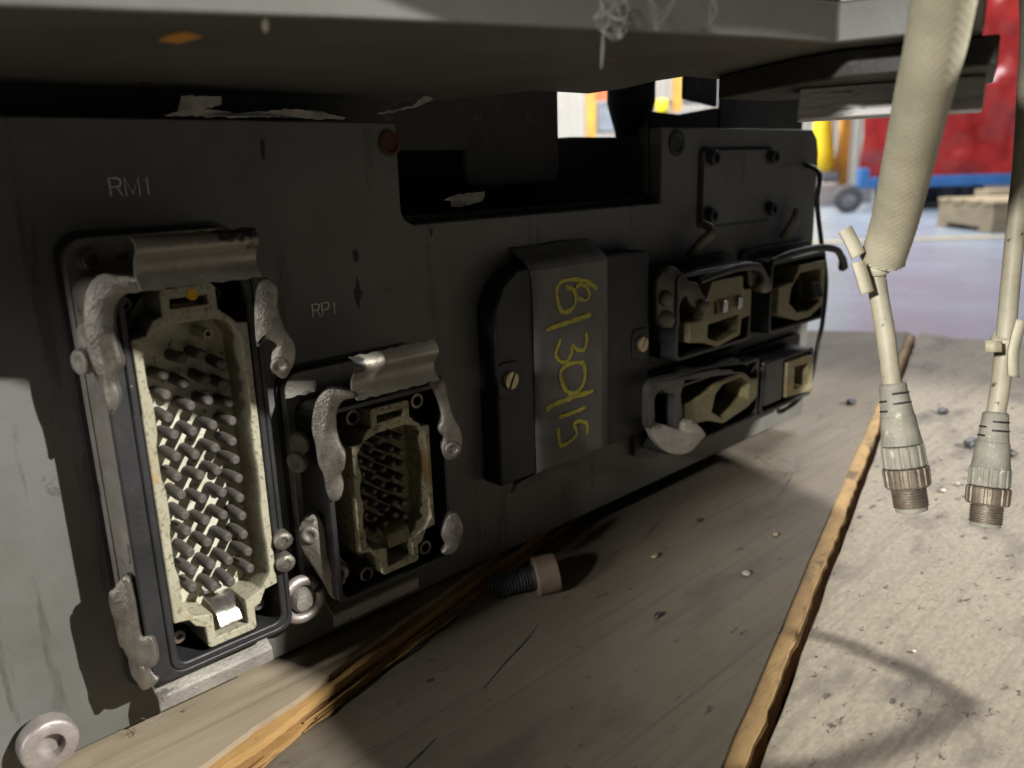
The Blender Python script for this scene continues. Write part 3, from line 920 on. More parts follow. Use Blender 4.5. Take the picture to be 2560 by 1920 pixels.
# ---- cover with tape and crayon date
cov = [(146.5, -44), (146.5, 44), (152, 55), (162, 62), (263, 62), (266, 58), (266, -44)]
g = MB()
g.plate(cov, [], 'Y', -.2, -13.2)
cover = g.build('cover_box', m_cover, RB, bevel=1.2, label='black cover box wrapped with a strip of grey tape')
tp = [(-.6, 71), (-6, 67.2), (-11, 64.2), (-13.6, 61), (-13.9, 56), (-13.9, 20), (-13.8, -10), (-13.9, -39), (-13.4, -43.5), (-10, -46), (-5, -49), (-.8, -52.5), (-.6, -56)]
tpp = [(p.x, p.y) for p in spline([(a, b, 0) for a, b in tp], 4)]
g = MB()
vs, fs = [], []
nx = 10
for i in range(nx + 1):
    for j, (a, b) in enumerate(tpp):
        x = 171 + 57 * i / nx
        x += 2.2 * math.exp(-((b - 66) / 9) ** 2) * (-1 if i == 0 else 0)
        if b < -48:
            x += (.5 if i == nx else -1.5) * (-48 - b) * .5
        yy = a - .18 * math.sin(i * 1.3 + b * .07) - .1 * math.sin(b * .5 + i)
        vs.append((x, yy, b - (.6 * math.sin(i * .8) if j in (0, len(tpp) - 1) else 0)))
n = len(tpp)
for i in range(nx):
    for j in range(n - 1):
        fs.append((i * n + j, i * n + j + 1, (i + 1) * n + j + 1, (i + 1) * n + j))
g._add(vs, fs)
o = g.build('tape_strip', m_tape, cover, smooth=60, label='strip of grey cloth tape with the crayon date 6/30/15')
md = o.modifiers.new('thickness', 'SOLIDIFY')
md.thickness = .0003
CR = {'6': [(218.9, 46.1), (211.5, 50.1), (201.1, 52.8), (192.2, 52.8), (188.4, 50.3), (188.2, 44.4), (190.6, 38.5), (195.6, 36.9), (200.8, 39.2), (202.2, 44.3), (199.7, 48.0), (194.6, 49.9)],
      '6b': [(202.3, 48.6), (206.2, 49.8), (210.8, 47.5), (212.8, 43.8), (210.1, 41.0), (203.5, 42.8)],
      'a': [(179.8, 30.2), (196.8, 31.5), (214.1, 32.9)],
      '3': [(190.3, 23.8), (188.3, 20.2), (186.3, 16.2), (190.0, 12.0), (195.1, 11.5), (198.5, 14.9), (199.2, 18.8), (203.1, 15.9), (208.4, 15.4), (210.5, 20.0), (209.6, 24.2)],
      '0': [(208.3, 7.6), (201.7, 9.4), (193.8, 9.0), (189.8, 5.8), (191.0, 0.2), (194.8, -5.2), (201.4, -7.0), (206.8, -4.0), (208.9, 1.1), (208.3, 7.6)],
      'b': [(178.6, -11.1), (184.3, -9.7), (196.0, -9.1), (215.7, -8.9)],
      '1': [(188.0, -17.3), (199.9, -17.3), (209.4, -16.7)],
      '5': [(210.2, -32.1), (209.6, -25.8), (202.5, -23.1), (199.7, -24.3), (201.7, -29.0), (198.3, -31.9), (189.6, -33.4), (187.7, -28.3), (187.2, -23.1)]}
for key, pts in CR.items():
    g = MB()
    sp = [(p.x, p.y) for p in spline([(a, b, 0) for a, b in pts], 5)]
    ribbon(g, sp, 2.9 if key in 'ab06' else 2.4, -14.2, h=.08, vary=True)
    g.build('crayon_stroke', m_yellow, cover)
for x, z in ((153.5, 9.6), (257.5, 9.6)):
    g = MB()
    g.prism(rrect(x - 7, x + 7, z - 42, z + 30, 4) if False else rrect(x - 7.5, x + 7.5, z - 9, z + 9, 4), 'Y', -13.25, -14.2)
    g.build('screw_pad', m_cover, cover, bevel=.4)
    r = 4.3
    for sgn in (-1, 1):
        g = MB()
        arc = [(x + .55 * sgn * .7 + 0, z)]
        ang = math.radians(62)
        d = Vector((math.cos(ang + math.pi / 2), math.sin(ang + math.pi / 2)))
        e = Vector((math.cos(ang), math.sin(ang)))
        pts = []
        for k in range(13):
            a = math.pi * k / 12
            q = Vector((x, z)) + d * sgn * (.5 + math.sin(a) * (r - .5)) + e * math.cos(a) * r
            pts.append((q.x, q.y))
        g.prism(pts, 'Y', -14.3, -16.2)
        g.build('slotted_screw', mat('brassy_screw', (.46, .38, .24), (.30, .24, .16), 150, .4, .7, bump=.3), cover, bevel=.25)

# ---- blank plate with four screws
bp = MB()
bp.plate(rrect(334, 419, 70, 115, 3), [], 'Y', -.2, -3)
blank = bp.build('blank_plate', m_panel, RB, bevel=.6, label='square blanking plate with four dark screws')
bp = MB()
bp.plate(rrect(331.8, 421.2, 68, 117, 4), [], 'Y', -.05, -.7)
bp.build('gasket', m_black, blank)
for x, z in ((340, 110.6), (413, 110.3), (340, 76), (414, 76)):
    g = MB()
    g.lathe((x, -3, z), (x, -9, z), [(0, 5.6), (.6, 5.6), (1, 4.6), (4.5, 4.6), (5, 4.0), (5, 2.4), (2.5, 2.3), (2.4, .05)], 18, cap=False)
    g.build('screw', m_black, blank)

# ---- small connectors on the right
def frame_conn(hs, outer, hole, y, label, fl=None, floorm=None):
    x0, x1, z0, z1 = fl or (hs[0] - 6, hs[1] + 6, hs[2] - 4, hs[3] + 4)
    g = MB()
    g.plate(rrect(x0, x1, z0, z1, 4), [], 'Y', -.2, -4)
    con = g.build('connector', m_castdark, RB, bevel=.7, label=label)
    g = MB()
    g.plate(rrect(*hs, 4), [rrect(hs[0] + 2.5, hs[1] - 2.5, hs[2] + 2.5, hs[3] - 2.5, 3)], 'Y', -4.1, y + 2)
    g.build('housing_wall', m_black, con, bevel=.8)
    g = MB()
    g.plate(outer, hole, 'Y', -7, y)
    g.build('insert_frame', m_creamd, con, bevel=.6)
    g = MB()
    g.plate(rrect(hs[0] + 2.6, hs[1] - 2.6, hs[2] + 2.6, hs[3] - 2.6, 3), [], 'Y', -4.3, -6.6)
    g.build('insert_floor', floorm or m_black, con)
    return con
c1 = frame_conn((279, 362, -4, 47), [(290, 18), (303, 18), (306, 30), (312, 39.5), (347, 39), (348, 31), (357.5, 30), (357.5, 13), (347, 12), (346, 2), (320, -1.5), (304, 4), (290, 6)],
                [[(309, 14), (344, 15.5), (343.5, 5), (320, 2), (309, 6)], [(315, 20), (345, 21), (345, 28), (315, 27)]], -25, 'upper small connector with broken cream insert and open lever')
g = MB()
g.prism([(-27, 21), (-25, 28), (-12, 28), (-12, 21)], 'X', 317, 342)
g.build('insert_block', m_creamd, c1, bevel=.6)
for x in (320, 337):
    g = MB()
    g.box(x, x + 5, -28.4, -27, 20, 27)
    g.build('contact_blade', m_clip, c1, bevel=.3)
lever_plate('c1_left', c1, 4, m_dull)
lever_plate('c1_right', c1, 4, m_dull)
rivet(273, -19, 34, 4.4, c1, (-.5, -1, 0), 3, m_dull)
rivet(274, -19, 22, 5, c1, (-.5, -1, 0), 3, m_dull)
rivet(297, -28.5, 27, 4.2, c1, (-.2, -1, 0), 3, m_dull)
arm('lever_handle', [(288, -32, 43), (304, -34, 46), (332, -34, 47), (352, -33, 44), (366, -30, 33), (371, -27, 29)], [1.8, 2.4, 2.4, 2.4, 2.4, 2.4], c1, .8, .3, 33, m_cover)
rivet(362, -29, 32, 4.6, c1, (0, -1, 0), 3, m_dull)
arm('lever_hook', [(316, -6, 54), (317, -14, 62), (322, -18, 68), (320, -12, 73)], [3.5, 4, 3.5, 2.4], c1, .4, .3, 34, m_dull)
arm('lever_hook', [(436, -4, 55), (438, -10, 66), (441, -10, 74)], [5.5, 5.5, 4], c1, .35, .3, 35, m_dull)
c2 = frame_conn((386, 464, -5, 44), [(393, 8), (393, 26), (413, 28), (420, 38), (459, 38), (459, 6), (440, 0), (422, 0)],
                [[(408, 14), (410, 24), (422, 33), (453, 33), (453, 9), (438, 5), (420, 6)]], -25, 'upper small connector at the panel end with dark octagonal socket', fl=(381, 476, -9, 50))
arm('lever_handle', [(372, -30, 46), (392, -33, 49), (425, -34, 50), (456, -33, 46), (474, -30, 38), (481, -28, 31)], [1.8, 2.4, 2.4, 2.6, 3.0, 4.2], c2, .8, .3, 36, m_cover)
g = MB()
g.prism([(-30, 13), (-26, 24), (-20, 24), (-20, 13)], 'X', 436, 450)
g.build('insert_block', m_black, c2, bevel=1)
c3 = frame_conn((272, 376, -60, -18), [(286, -30), (314, -28), (320, -24), (352, -23), (362, -30), (371, -31), (371, -44), (358, -49), (330, -53), (312, -47), (286, -44)],
                [[(320, -31), (328, -27), (350, -26.5), (360, -33), (360, -42), (350, -46), (328, -49), (316, -42)]], -25, 'lower small connector with cream octagonal socket and grey lever hanging below')
g = MB()
g.prism([(272, -19.5), (351, -14.5), (354, -20), (354, -24), (348, -18.5), (284, -21.5), (284, -50), (272, -50)], 'Y', -5, -22)
g.build('housing_cap', m_castdark, c3, bevel=1)
lever_plate('c3_flap', c3, 5, m_zinc, .5)
lever_plate('c3_brk', c3, 5, m_dull2, .5)
c4 = frame_conn((378, 452, -60, -24), [(409, -28), (409, -53), (446, -56), (448, -53), (448, -31), (446, -29)],
                [[(420, -33), (420, -49), (441, -51), (441, -34)]], -26, 'lowest small connector at the panel end with narrow cream frame', fl=(372, 470, -66, -19))
g = MB()
g.box(380, 406, -25, -6, -54, -22)
g.build('housing_cap', m_black, c4, bevel=2)
g = MB()
g.box(424, 427, -18, -6.7, -46, -38)
g.build('contact_blade', m_clip, c4, bevel=.3)
g = MB()
g.lathe((470, -.2, -11), (470, -4, -11), [(0, 5), (2, 5), (2.4, 4)], 16)
g.build('screw', m_black, RB)

# ---- thin wire looping past the panel end
g = MB()
g.sweep(spline([(470, 0, 104), (455, -18, 98), (450.4, -20, 78.5), (460, -20, 52), (472, -20, 22), (471, -20, -8), (466, -20, -24), (458, -20, -50), (452, -14, -66), (456, 2, -80)], 8), 1.7, 10)
tag(g.build('thin_wire', m_black), 'thin black wire bowing past the right end of the robot panel', 'wire')

# ================================================================== hanging cables
def hexring(n, depth):
    return lambda a, s, r: r * (1 - depth * (0.5 + 0.5 * math.copysign(1, math.cos(a * n))) if r > 5 else 1)
def m12_plug(parent, p0, p1):
    """p0 cable entry, p1 thread end"""
    p0, p1 = Vector(p0), Vector(p1)
    L = (p1 - p0).length
    k = L / 45.
    def at(s):
        return p0 + (p1 - p0).normalized() * s * k
    g = MB()
    g.lathe(at(-1), p1, [(0, 3.9), (.8, 4.7), (3.0, 4.8), (3.2, 4.8), (10, 5.5), (12, 5.7), (12.2, 6.0), (18, 6.5), (22, 7.0), (22.5, 7.3)], 36)
    b = g.build('strain_relief', m_mold, parent, smooth=35)
    # cut flex slots, thin dark pads on alternating sides
    ax = (p1 - p0).normalized()
    view = (p0 - CAM).normalized()
    side = ax.cross(view).normalized()
    for i, (s, o) in enumerate(((3.0, 1), (5.4, -1), (6.6, 1), (9.0, -1))):
        c_ = at(s)
        r = 4.75 + s * .08
        pts = []
        for j in range(9):
            a = math.radians(-20 + o * 12 + j * 11 * o) if True else 0
            pts.append(c_ + (side * math.sin(a) - view * math.cos(a)) * (r - .1))
        g = MB()
        g.sweep(pts, .42, 6)
        g.build('flex_slot', m_bolt, b)
    g = MB()
    g.lathe(at(22.0), p1, [(0, 7.0), (.4, 7.4), (7.4 * k, 7.6), (7.8 * k, 7.2)], 120, fn=lambda a, s, r: r * (1 - .055 * (math.cos(a * 15) > .25)))
    g.build('grip_ring', m_mold, parent, smooth=25)
    g = MB()
    g.lathe(at(30.0), p1, [(0, 6.4), (.2, 7.7), (.8, 8.0), (6.6 * k, 7.9), (7.4 * k, 7.3), (7.5 * k, 5.6)], 144, fn=lambda a, s, r: r * (1 - .045 * (math.cos(a * 18) > .2)) if r > 7 else r)
    g.build('coupling_nut', m_nut, parent, smooth=25)
    prof = [(0, 5.4)]
    s = 0.2
    while s < 7.6 * k:
        prof += [(s, 5.5), (s + .25, 6.0), (s + .55, 6.0), (s + .8, 5.5)]
        s += 1.0
    prof += [(8 * k, 5.3), (9.2 * k, 5.3), (9.4 * k, 5.0), (9.4 * k, 4.3), (6 * k, 4.2), (5.9 * k, .05)]
    g = MB()
    g.lathe(at(36.8), p1, prof, 36, cap=False)
    t = g.build('thread', m_nut, parent, smooth=40)
    g = MB()
    g.lathe(at(44.0), at(60), [(0, 5.32), (.4, 5.5), (2.2, 5.5), (2.4, 5.1), (2.4, 4.5), (.2, 4.4)], 36, cap=False)
    g.build('face_seal', m_mold, t)

K1 = empty('sleeved_cable')
tag(K1, 'grey cable with threaded plug hanging out of a thick beige braided sleeve', 'cable')
pl = spline([(46, -244, 232), (84, -226, 190), (106, -216, 164.5), (122.6, -208.0, 145.7), (131.8, -203.6, 135.0), (143.1, -197.8, 125.3), (165.1, -187.0, 106.9), (184.5, -176.9, 87.2), (195.9, -169.2, 71.7)], 22)
def resample(pl, step):
    out = [pl[0]]
    acc = 0
    for a, b in zip(pl[:-1], pl[1:]):
        d = (b - a).length
        while acc + d >= step:
            a = a + (b - a) * ((step - acc) / d)
            out.append(a.copy())
            d = (b - a).length
            acc = 0
        acc += d
    return out
pr = resample(pl, .45)
vs, fs = [], []
n = 132
RS = 7.9
prev = None
for i, p in enumerate(pr):
    t = (pr[min(i + 3, len(pr) - 1)] - pr[max(i - 3, 0)]).normalized()
    u = t.cross(Vector((0, 1, 0.3))).normalized() if prev is None else (prev - t * prev.dot(t)).normalized()
    prev = u
    v = t.cross(u)
    for k in range(n):
        a = 2 * math.pi * k / n
        # braid: two crossing families of flat strands
        h1 = math.cos(22 * a + i * .45 * 2.1)
        h2 = math.cos(22 * a - i * .45 * 2.1)
        r = RS * (1 + .035 * math.cos(2 * a + 1)) + .06 * h1 * h2 + .06 * max(h1, h2)
        if i > len(pr) - 4:
            r += random.uniform(-.2, .25)
        e = Vector((0, 0, 0))
        if i == len(pr) - 1:
            e = t * random.uniform(-.25, .4)
        if i > len(pr) - 14:
            w_ = (i - len(pr) + 14) / 13
            off = (u * math.cos(a) + v * math.sin(a)).dot((p - CAM).normalized())
            e = e + t * off * 4.5 * w_
        vs.append(p + e + (u * math.cos(a) + v * math.sin(a)) * r)
for i in range(len(pr) - 1):
    for k in range(n):
        fs.append((i * n + k, i * n + (k + 1) % n, (i + 1) * n + (k + 1) % n, (i + 1) * n + k))
# inner lining seen at the cut end
g = MB()
g._add(vs, fs)
sl = g.build('braided_sleeve', m_sleeve, K1, smooth=80)
g = MB()
g.lathe(pr[-1] + (pr[-12] - pr[-1]).normalized() * 6.5, pr[-30], [(0, .1), (0.01, RS - .5), (8, RS - .6)], 40, cap=False)
g.build('sleeve_lining', m_castdark, sl)
g = MB()
for i in range(70):
    a = random.uniform(0, 6.28)
    t = (pr[-1] - pr[-6]).normalized()
    u = t.orthogonal().normalized()
    v = t.cross(u)
    c_ = pr[-2] + (u * math.cos(a) + v * math.sin(a)) * RS
    d = t * random.uniform(.6, 2.2) + (u * random.uniform(-1, 1) + v * random.uniform(-1, 1)) * .5
    g.sweep([c_, c_ + d * .5 + u * random.uniform(-.2, .2), c_ + d], .06, 4)
o = g.build('frayed_strands', m_sleeve, sl)
o['kind'] = 'stuff'
cpts = [(178, -179, 92), (189, -171.5, 79), (193.0, -168.2, 70.5), (192.4, -170.1, 60.4), (191.2, -174.4, 45.8), (189.7, -178.3, 30), (189.3, -179.4, 26.5), (189.2, -180.2, 24)]
g = MB()
g.sweep(spline(cpts, 8), 3.35, 18)
g.build('cable', m_cable, K1)
m12_plug(K1, (189.4, -179.3, 27.2), (186.0, -191.0, -16.2))
# cable marker and tie tail
def strap(name, pts, wdt, side, parent, mt, th=1.0):
    P = spline(pts, 5)
    g = MB()
    vs, fs = [], []
    sd = Vector(side).normalized() * wdt * .5
    for p in P:
        vs += [p + sd, p - sd]
    g._add(vs, [(2 * i, 2 * i + 1, 2 * i + 3, 2 * i + 2) for i in range(len(P) - 1)])
    o = g.build(name, mt, parent, smooth=60)
    md = o.modifiers.new('thickness', 'SOLIDIFY')
    md.thickness = th * S
    md.offset = 0
    return o
def vpx(x, y, D):
    """point on the sight line of photograph pixel (x, y) at axial distance D, used to size the small tags"""
    return CAM + (RIGHT * ((x - 1280) / 2050) + DOWN * ((y - 960) / 2050) + FWD) * D
strap('tie_tail', [vpx(2112, 572, 293), vpx(2130, 605, 293), vpx(2146, 640, 293)], 5.0, RIGHT * .86 - DOWN * .5, K1, m_tag)
strap('cable_tag', [vpx(2144, 655, 291.5), vpx(2156, 690, 291.5), vpx(2169, 733, 292)], 4.6, RIGHT * .96 - DOWN * .22, K1, m_tag, .8)
g = MB()
cc = Vector((192.8, -168.6, 69.0))
g.sweep([cc + (Vector((math.cos(a), math.sin(a), .15 * math.cos(a)))) * 3.75 for a in [k * math.pi / 12 for k in range(25)]], 1.1, 8, squash=((0, 0, 1), 1.8))
g.build('tie_band', m_tag, K1)

K2 = empty('bare_cable')
tag(K2, 'unsleeved grey cable with threaded plug at the right picture edge', 'cable')
cp = [(300, -120, 330), (292, -150, 250), (274.5, -180, 185), (266.5, -188.5, 160), (267.5, -190.5, 130), (266.6, -192.2, 104), (263.6, -193.3, 86.1), (256.1, -195.9, 58.7), (251.4, -197.7, 41.4), (245.6, -199.6, 21), (241.3, -200.3, 8), (240.6, -200.5, 5)]
g = MB()
g.sweep(spline(cp, 10), 3.5, 18)
g.build('cable', m_cable, K2)
m12_plug(K2, (241.2, -200.3, 8.2), (230.1, -204.3, -33.2))
g = MB()
cc = Vector((250.2, -198.2, 36.6))
g.sweep([cc + (Vector((math.cos(a), math.sin(a), .3 * math.cos(a)))) * 4.0 for a in [k * math.pi / 12 for k in range(25)]], 1.3, 8, squash=((0, 0, 1), 1.9))
g.build('tie_band', m_tag, K2)
strap('tie_tail', [vpx(2464, 866, 316), vpx(2484, 866, 314), vpx(2503, 866, 315)], 4.4, DOWN, K2, m_tag)
strap('cable_tag', [vpx(2554, 800, 314), vpx(2541, 845, 314), vpx(2533, 890, 314), vpx(2534, 942, 315)], 4.2, RIGHT + DOWN * .15, K2, m_tag, .8)

# ================================================================== loose bolt
LB = empty('socket_bolt')
tag(LB, 'loose socket-head bolt with rust-brown head lying on the middle board', 'bolt')
h0 = Vector((166, -31.5, -90.9))         # head face
th = Vector((136, -12, -95))             # thread end
ax = (th - h0).normalized()
g = MB()
g.lathe(h0, th, [(0, 8.6), (.0, 5.3), (6, 5.1), (6.1, .05)], 36, cap=False)
g.build('socket', m_bolt, LB)
g = MB()
g.lathe(h0, th, [(0, 9.0), (.6, 9.8), (11.2, 10.0), (12, 9.4), (12, 5.9)], 40, cap=False)
g.build('head', m_boltrust, LB, smooth=35)
prof = [(11.6, 5.9), (14, 5.9)]
s = 14.2
while s < 34:
    prof += [(s, 5.2), (s + .45, 6.0), (s + .95, 6.0), (s + 1.4, 5.2)]
    s += 1.6
prof += [(35.2, 4.6), (35.4, .05)]
g = MB()
g.lathe(h0, th, prof, 32, cap=False)
g.build('shank', m_bolt, LB, smooth=30)
# fluff caught in the thread
g = MB()
for i in range(60):
    c_ = h0 + ax * random.uniform(15, 36) + Vector((random.uniform(-3, 3), random.uniform(-6, 1), random.uniform(-3, 6)))
    d = Vector((random.uniform(-1, 1), random.uniform(-1, 1), random.uniform(-.8, .8))) * 3
    g.sweep(spline([c_, c_ + d * .5 + Vector((random.uniform(-1, 1), random.uniform(-1, 1), .4)), c_ + d], 3), .06, 4)
o = g.build('fluff', m_web, LB)
o['kind'] = 'stuff'

# ================================================================== small loose things
def chip(x, y, r, lab, mt=None, z=-101):
    g = MB()
    bm = bmesh.new()
    bmesh.ops.create_icosphere(bm, subdivisions=2, radius=r)
    g.v = [(v.co.x * 1.3 + x, v.co.y + y, v.co.z * .6 + z + r * .5) for v in bm.verts]
    bm.verts.index_update()
    g.f = [tuple(v.index for v in f.verts) for f in bm.faces]
    bm.free()
    g.jitter(r * .5, x)
    return tag(g.build('debris_crumb', mt or m_debris, smooth=50), lab, 'crumb', 'crumbs on the boards')
chip(244, -94, 2.0, 'pale crumb on the middle board nearest its orange edge', m_mold)
chip(297, -82, 1.9, 'brown crumb beside the orange edge, farther than the pale one')
chip(284, -38, 1.7, 'dark crumb on the middle board near the robot', m_bolt)
chip(228, -47, 2.0, 'brown crumb on the middle board to the right of the loose bolt')
chip(179, -85, 1.9, 'dark crumb in front of the loose bolt, towards the orange edge', m_bolt)
chip(231, -183, 1.0, 'bright crumb on the worn board below the cable plugs', m_paper)
chip(427, -128, 1.7, 'white flake on the worn board between the two plugs', m_paper)
chip(444, -131, 1.6, 'white flake beside another one between the two plugs', m_paper)
chip(526, -139, 4.0, 'dark lump on the worn board right of the bare cable plug', m_bolt)
chip(530, -112, 5.0, 'dark smear of dirt on the worn board left of the bare cable plug', m_bolt)
chip(602, -68, 4.0, 'dark lump on the worn board behind the sleeved cable plug', m_bolt)
chip(581, 1, 4.5, 'dark lump on the middle board behind the sleeved cable', m_bolt)

# torn paper in the gap above the panel
def sheet(name, outline, y, lab, cat, mt=m_paper, amp=1.5, seed=1):
    g = MB()
    rnd = random.Random(seed)
    dn = []
    for (a, b) in zip(outline, outline[1:] + outline[:1]):
        L = math.hypot(b[0] - a[0], b[1] - a[1])
        k = max(1, int(L / 1.6))
        for i in range(k):
            j = .35 if i else 0
            dn.append((a[0] + (b[0] - a[0]) * i / k + rnd.uniform(-j, j), a[1] + (b[1] - a[1]) * i / k + rnd.uniform(-j, j)))
    outline = dn
    n = len(outline)
    f_ = [(x, y + amp * math.sin(x * .19 + seed) + amp * .5 * math.sin(z * .9), z) for x, z in outline]
    b_ = [(x, yy + .5, z) for x, yy, z in f_]
    g._add(f_ + b_, [tuple(range(n)), tuple(range(n, 2 * n))[::-1]] + [(i, (i + 1) % n, n + (i + 1) % n, n + i) for i in range(n)])
    return tag(g.build(name, mt, smooth=20), lab, cat)
sheet('paper_scrap', [(7.5, 129.2), (13, 130.6), (15, 135.6), (30, 136.2), (30, 133.6), (22, 131.5), (36, 130.6), (58, 132.5), (70, 132.0), (80, 129.6), (79, 129.0), (52, 129.6), (34, 129.0)], -1.5,
      'long torn scrap of pale paper in the gap above the panel', 'paper')
sheet('paper_scrap', [(96, 132.0), (108, 134.0), (114, 135.0), (117, 137.6), (122, 139.6), (126, 138.4), (122, 136.8), (115, 134.2), (108, 133), (97, 131.4)], -2,
      'short white torn shred in the gap beside the panel cut-out', 'paper', seed=3)
sheet('paper_scrap', [(138, 95.2), (146, 96.8), (164.7, 98), (163.5, 93.2), (152, 91.2), (145, 91.9), (144, 94.6)], 12,
      'small pale scrap lying in the dark panel cut-out', 'paper', seed=4)
# cobweb
g = MB()
rnd = random.Random(5)
top = [vpx(1500, -8, 196), vpx(1535, -8, 196), vpx(1560, -8, 196)]
knot = [vpx(1478, 52, 197.5), vpx(1520, 38, 197), vpx(1558, 52, 197.5), vpx(1508, 80, 198.5), vpx(1552, 96, 198.5), vpx(1503, 172, 198.5)]
def strand(a, b, r=.06, sag=1.2):
    mid = (a + b) * .5 + Vector((rnd.uniform(-sag, sag), rnd.uniform(-sag, sag), rnd.uniform(-sag, sag) * .6))
    g.sweep(spline([a, mid, b], 5), r, 5)
for a in top:
    for b in (knot[0], knot[1], knot[2]):
        for _ in range(2):
            strand(a, b, rnd.uniform(.03, .09))
for a, b in ((0, 1), (1, 2), (0, 3), (1, 3), (1, 4), (2, 4), (3, 4)):
    for _ in range(5):
        strand(knot[a], knot[b], rnd.uniform(.03, .1), 2)
for _ in range(5):
    strand(knot[3], knot[5], .07, .5)
for x0, x1 in ((1690, 1640), (1780, 1775), (1620, 1640)):
    for _ in range(3):
        strand(vpx(x0, -8, 197.5), vpx(x1, rnd.uniform(40, 80), 197.5), .04, 1.2)
tag(g.build('cobweb', m_web), 'dusty grey cobweb hanging from the upper flange edge', 'cobweb')
# fluff by the far connectors
g = MB()
c0 = Vector((392, -44, -98))
for i in range(36):
    d = Vector((rnd.gauss(0, 1), rnd.gauss(0, 1), abs(rnd.gauss(0, .8)))) * 12
    g.sweep(spline([c0, c0 + d * .5 + Vector((rnd.uniform(-2, 2), rnd.uniform(-2, 2), 1)), c0 + d], 3), .09, 4)
tag(g.build('fluff_tuft', m_web), 'wispy tuft of fibres on the board below the far connectors', 'fluff')
g = MB()
c0 = Vector((-28, -14, -80))
for i in range(9):
    d = Vector((rnd.gauss(0, 1), rnd.gauss(0, .6), rnd.gauss(0, 1))) * 3
    g.sweep(spline([c0 - d, c0 + Vector((rnd.uniform(-2, 2), 0, rnd.uniform(-2, 2))), c0 + d], 3), .05, 4)
tag(g.build('fluff_tuft', m_web), 'fine hairs below the lower lever of the RM1 connector', 'fluff')

# ================================================================== background things
def bgbox(mb, u0, u1, v0, v1, z0, z1, ub=None):
    ub = u0 if ub is None else ub
    a = [bgp(u0, v0, z0), bgp(u1, v0, z0), bgp(u1, v1, z0), bgp(ub, v1, z0), bgp(u0, v0, z1), bgp(u1, v0, z1), bgp(u1, v1, z1), bgp(ub, v1, z1)]
    mb._add(a, [(3, 2, 1, 0), (4, 5, 6, 7), (0, 1, 5, 4), (1, 2, 6, 5), (2, 3, 7, 6), (3, 0, 4, 7)])
    return mb
cart = empty('platform_cart')
tag(cart, 'blue platform cart on grey wheels carrying the red wrapped load', 'cart')
bgbox(MB(), 2320, 4700, 5620, 6700, -100, -28, 2790).build('deck_frame', m_blue, cart, bevel=6)
bgbox(MB(), 2312, 2372, 5612, 5690, -102, 34).build('corner_post', m_blue, cart, bevel=5)
for (u_, v_) in ((2235, 5600), (3050, 5900), (3900, 5620)):
    c_ = bgp(u_, v_, ZF + 92)
    g = MB()
    a_ = Vector(c_)
    g.lathe(a_ - V * 32, a_ + V * 32, [(0, 55), (0, 80), (8, 90), (20, 92), (44, 92), (56, 90), (64, 80), (64, 55)], 36, cap=False)
    wh = g.build('wheel', m_tyre, cart)
    g = MB()
    g.lathe(a_ - V * 26, a_ + V * 26, [(0, 14), (0, 22), (6, 24), (8, 56), (50, 56)], 28)
    g.build('hub', m_hub, wh)
    g = MB()
    bgbox(g, u_ + 60, u_ + 150, v_ - 20, v_ + 40, ZF + 60, -100)
    g.build('wheel_bracket', m_hub, cart, bevel=6)
bgbox(MB(), 2800, 3300, 5900, 6500, -225, -102).build('under_frame', m_tyre, cart, bevel=10)
# red load: crumpled film over a crate
g = MB()
from mathutils import noise as mn
nu, nz = 70, 50
vs, fs = [], []
for i in range(nu + 1):
    for j in range(nz + 1):
        u_ = 2330 + 2300 * i / nu
        z_ = -26 + 1400 * j / nz
        d = 60 * mn.noise(Vector((u_ * .004, z_ * .003, 0))) + 28 * mn.noise(Vector((u_ * .013, z_ * .009, 3)))
        vs.append(bgp(u_ + 20 * mn.noise(Vector((z_ * .006, 1, 2))), 5690 + d, z_))
m0 = len(vs)
for i in range(nu + 1):
    for j in range(nz + 1):
        u_ = 2740 + 1890 * i / nu
        vs.append(bgp(u_, 6600, -26 + 1400 * j / nz))
def ix(i, j, s=0):
    return s * m0 + i * (nz + 1) + j
for i in range(nu):
    for j in range(nz):
        fs.append((ix(i, j), ix(i + 1, j), ix(i + 1, j + 1), ix(i, j + 1)))
        fs.append((ix(i, j, 1), ix(i, j + 1, 1), ix(i + 1, j + 1, 1), ix(i + 1, j, 1)))
for i in range(nu):
    fs += [(ix(i, nz), ix(i + 1, nz), ix(i + 1, nz, 1), ix(i, nz, 1)), (ix(i, 0), ix(i, 0, 1), ix(i + 1, 0, 1), ix(i + 1, 0))]
for j in range(nz):
    fs += [(ix(0, j), ix(0, j + 1), ix(0, j + 1, 1), ix(0, j, 1)), (ix(nu, j), ix(nu, j, 1), ix(nu, j + 1, 1), ix(nu, j + 1))]
g._add(vs, fs)
tag(g.build('wrapped_load', m_red, smooth=60), 'large red load wrapped in shiny film on the blue cart', 'load')
# wooden pallet
wp = empty('wooden_pallet')
tag(wp, 'pale wooden pallet on the floor in front of the blue cart', 'pallet')
for i in range(4):
    v0 = 3820 + i * 135
    bgbox(MB(), 2190, 3390, v0, v0 + 100, ZF + 122, ZF + 144).build('deck_board', m_pallet, wp, bevel=3)
for u_ in (2195, 2740, 3290):
    bgbox(MB(), u_, u_ + 95, 3822, 4322, ZF + 23, ZF + 121.5).build('stringer', m_pallet, wp, bevel=3)
for i in range(2):
    v0 = 3820 + i * 400
    bgbox(MB(), 2190, 3390, v0, v0 + 100, ZF + .5, ZF + 22).build('base_board', m_pallet, wp, bevel=3)
pk = bgbox(MB(), 2770, 3300, 4900, 5050, ZF + .5, ZF + 150).build('timber_block', m_pallet, bevel=5)
tag(pk, 'pale timber block behind the wooden pallet', 'timber')
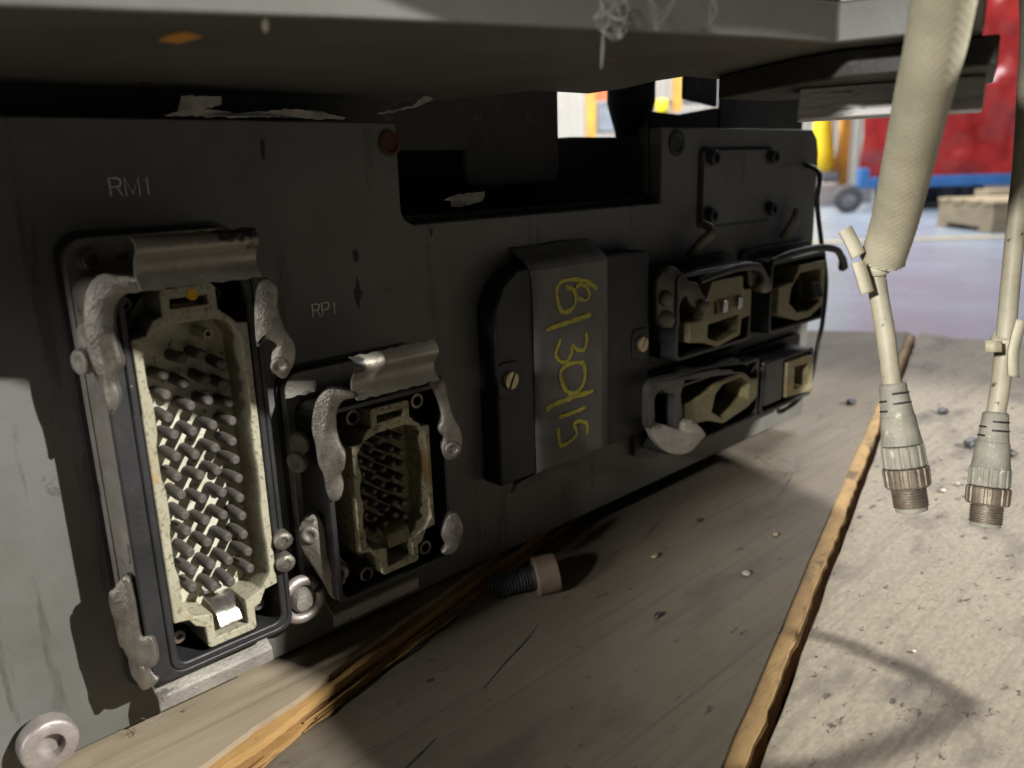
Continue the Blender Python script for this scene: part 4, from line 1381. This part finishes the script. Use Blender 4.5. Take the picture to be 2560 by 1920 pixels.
# yellow bell-shaped guard on a grey stand
yg = MB()
yc = Vector(bgp(2545, 7000, 0))
yg.lathe(yc, yc + Vector((0, 0, 500)), [(0, 92), (14, 98), (60, 108), (150, 104), (260, 82), (420, 70), (430, 60)], 28)
tag(yg.build('yellow_bin', m_yel), 'bright yellow flared plastic bin beyond the panel end', 'bin')
st = empty('steel_stand')
tag(st, 'blue-grey steel stand under the yellow bin', 'stand')
bgbox(MB(), 2450, 2660, 6900, 7120, -60, -1).build('stand_top', m_greyb, st, bevel=6)
for u_ in (2455, 2615):
    for v_ in (6905, 7075):
        bgbox(MB(), u_, u_ + 40, v_, v_ + 40, ZF + .5, -60.5).build('leg', m_greyb, st)
bx = bgbox(MB(), 2280, 2500, 6450, 6640, ZF + .5, -80).build('pale_box', m_paper, bevel=8)
tag(bx, 'pale box on the floor below the yellow bin', 'box')
def post(u0, v0, wd, z1, mt, lab, brace=None):
    r = empty('rack_post')
    tag(r, lab, 'post')
    bgbox(MB(), u0, u0 + wd, v0, v0 + wd, ZF + .5, z1).build('upright', mt, r, bevel=5)
    bgbox(MB(), u0 - 40, u0 + wd + 40, v0 - 40, v0 + wd + 40, ZF + .4, ZF + 10).build('base_plate', mt, r)
    if brace:
        g = MB()
        g.sweep([bgp(u0 + wd * .5, v0 + wd * .4, 330), bgp(u0 + brace, v0 + wd * .4, ZF + 60)], 26, 8)
        g.build('brace', mt, r)
    return r
post(2700, 6990, 78, 900, m_orange, 'amber steel post between the yellow bin and the red load', -60)
post(748, 8480, 100, 1900, m_orange, 'amber rack post seen through the gap left of the dark column')
post(1600, 8480, 90, 1900, m_orange, 'amber rack post seen through the gap right of the dark column')
b_ = bgbox(MB(), 852, 1400, 8470, 8560, 726, 840).build('rack_beam', m_orred, bevel=4)
tag(b_, 'orange-red rack beam beside an amber post in the left gap', 'beam')
b_ = bgbox(MB(), 860, 1420, 8500, 8900, 430, 700).build('stored_carton', m_greyb, bevel=10)
tag(b_, 'pale blue-grey carton below the orange-red rack beam', 'carton')
yl = MB()
yc = Vector(bgp(1488, 8450, 590))
yl.lathe(yc, yc + Vector((0, 0, 200)), [(0, 60), (10, 66), (110, 62), (124, 50)], 24)
tag(yl.build('yellow_bin', m_yel), 'small yellow bin seen through the gap right of the dark column', 'bin')
b_ = bgbox(MB(), 1380, 2000, 8520, 8900, 690, 725).build('rack_shelf', m_greyb, bevel=4)
tag(b_, 'grey shelf behind the small yellow bin in the right gap', 'shelf')
b_ = bgbox(MB(), 1380, 2000, 8440, 8900, 540, 588).build('rack_shelf', m_greyb, bevel=4)
tag(b_, 'grey shelf carrying the small yellow bin in the right gap', 'shelf')
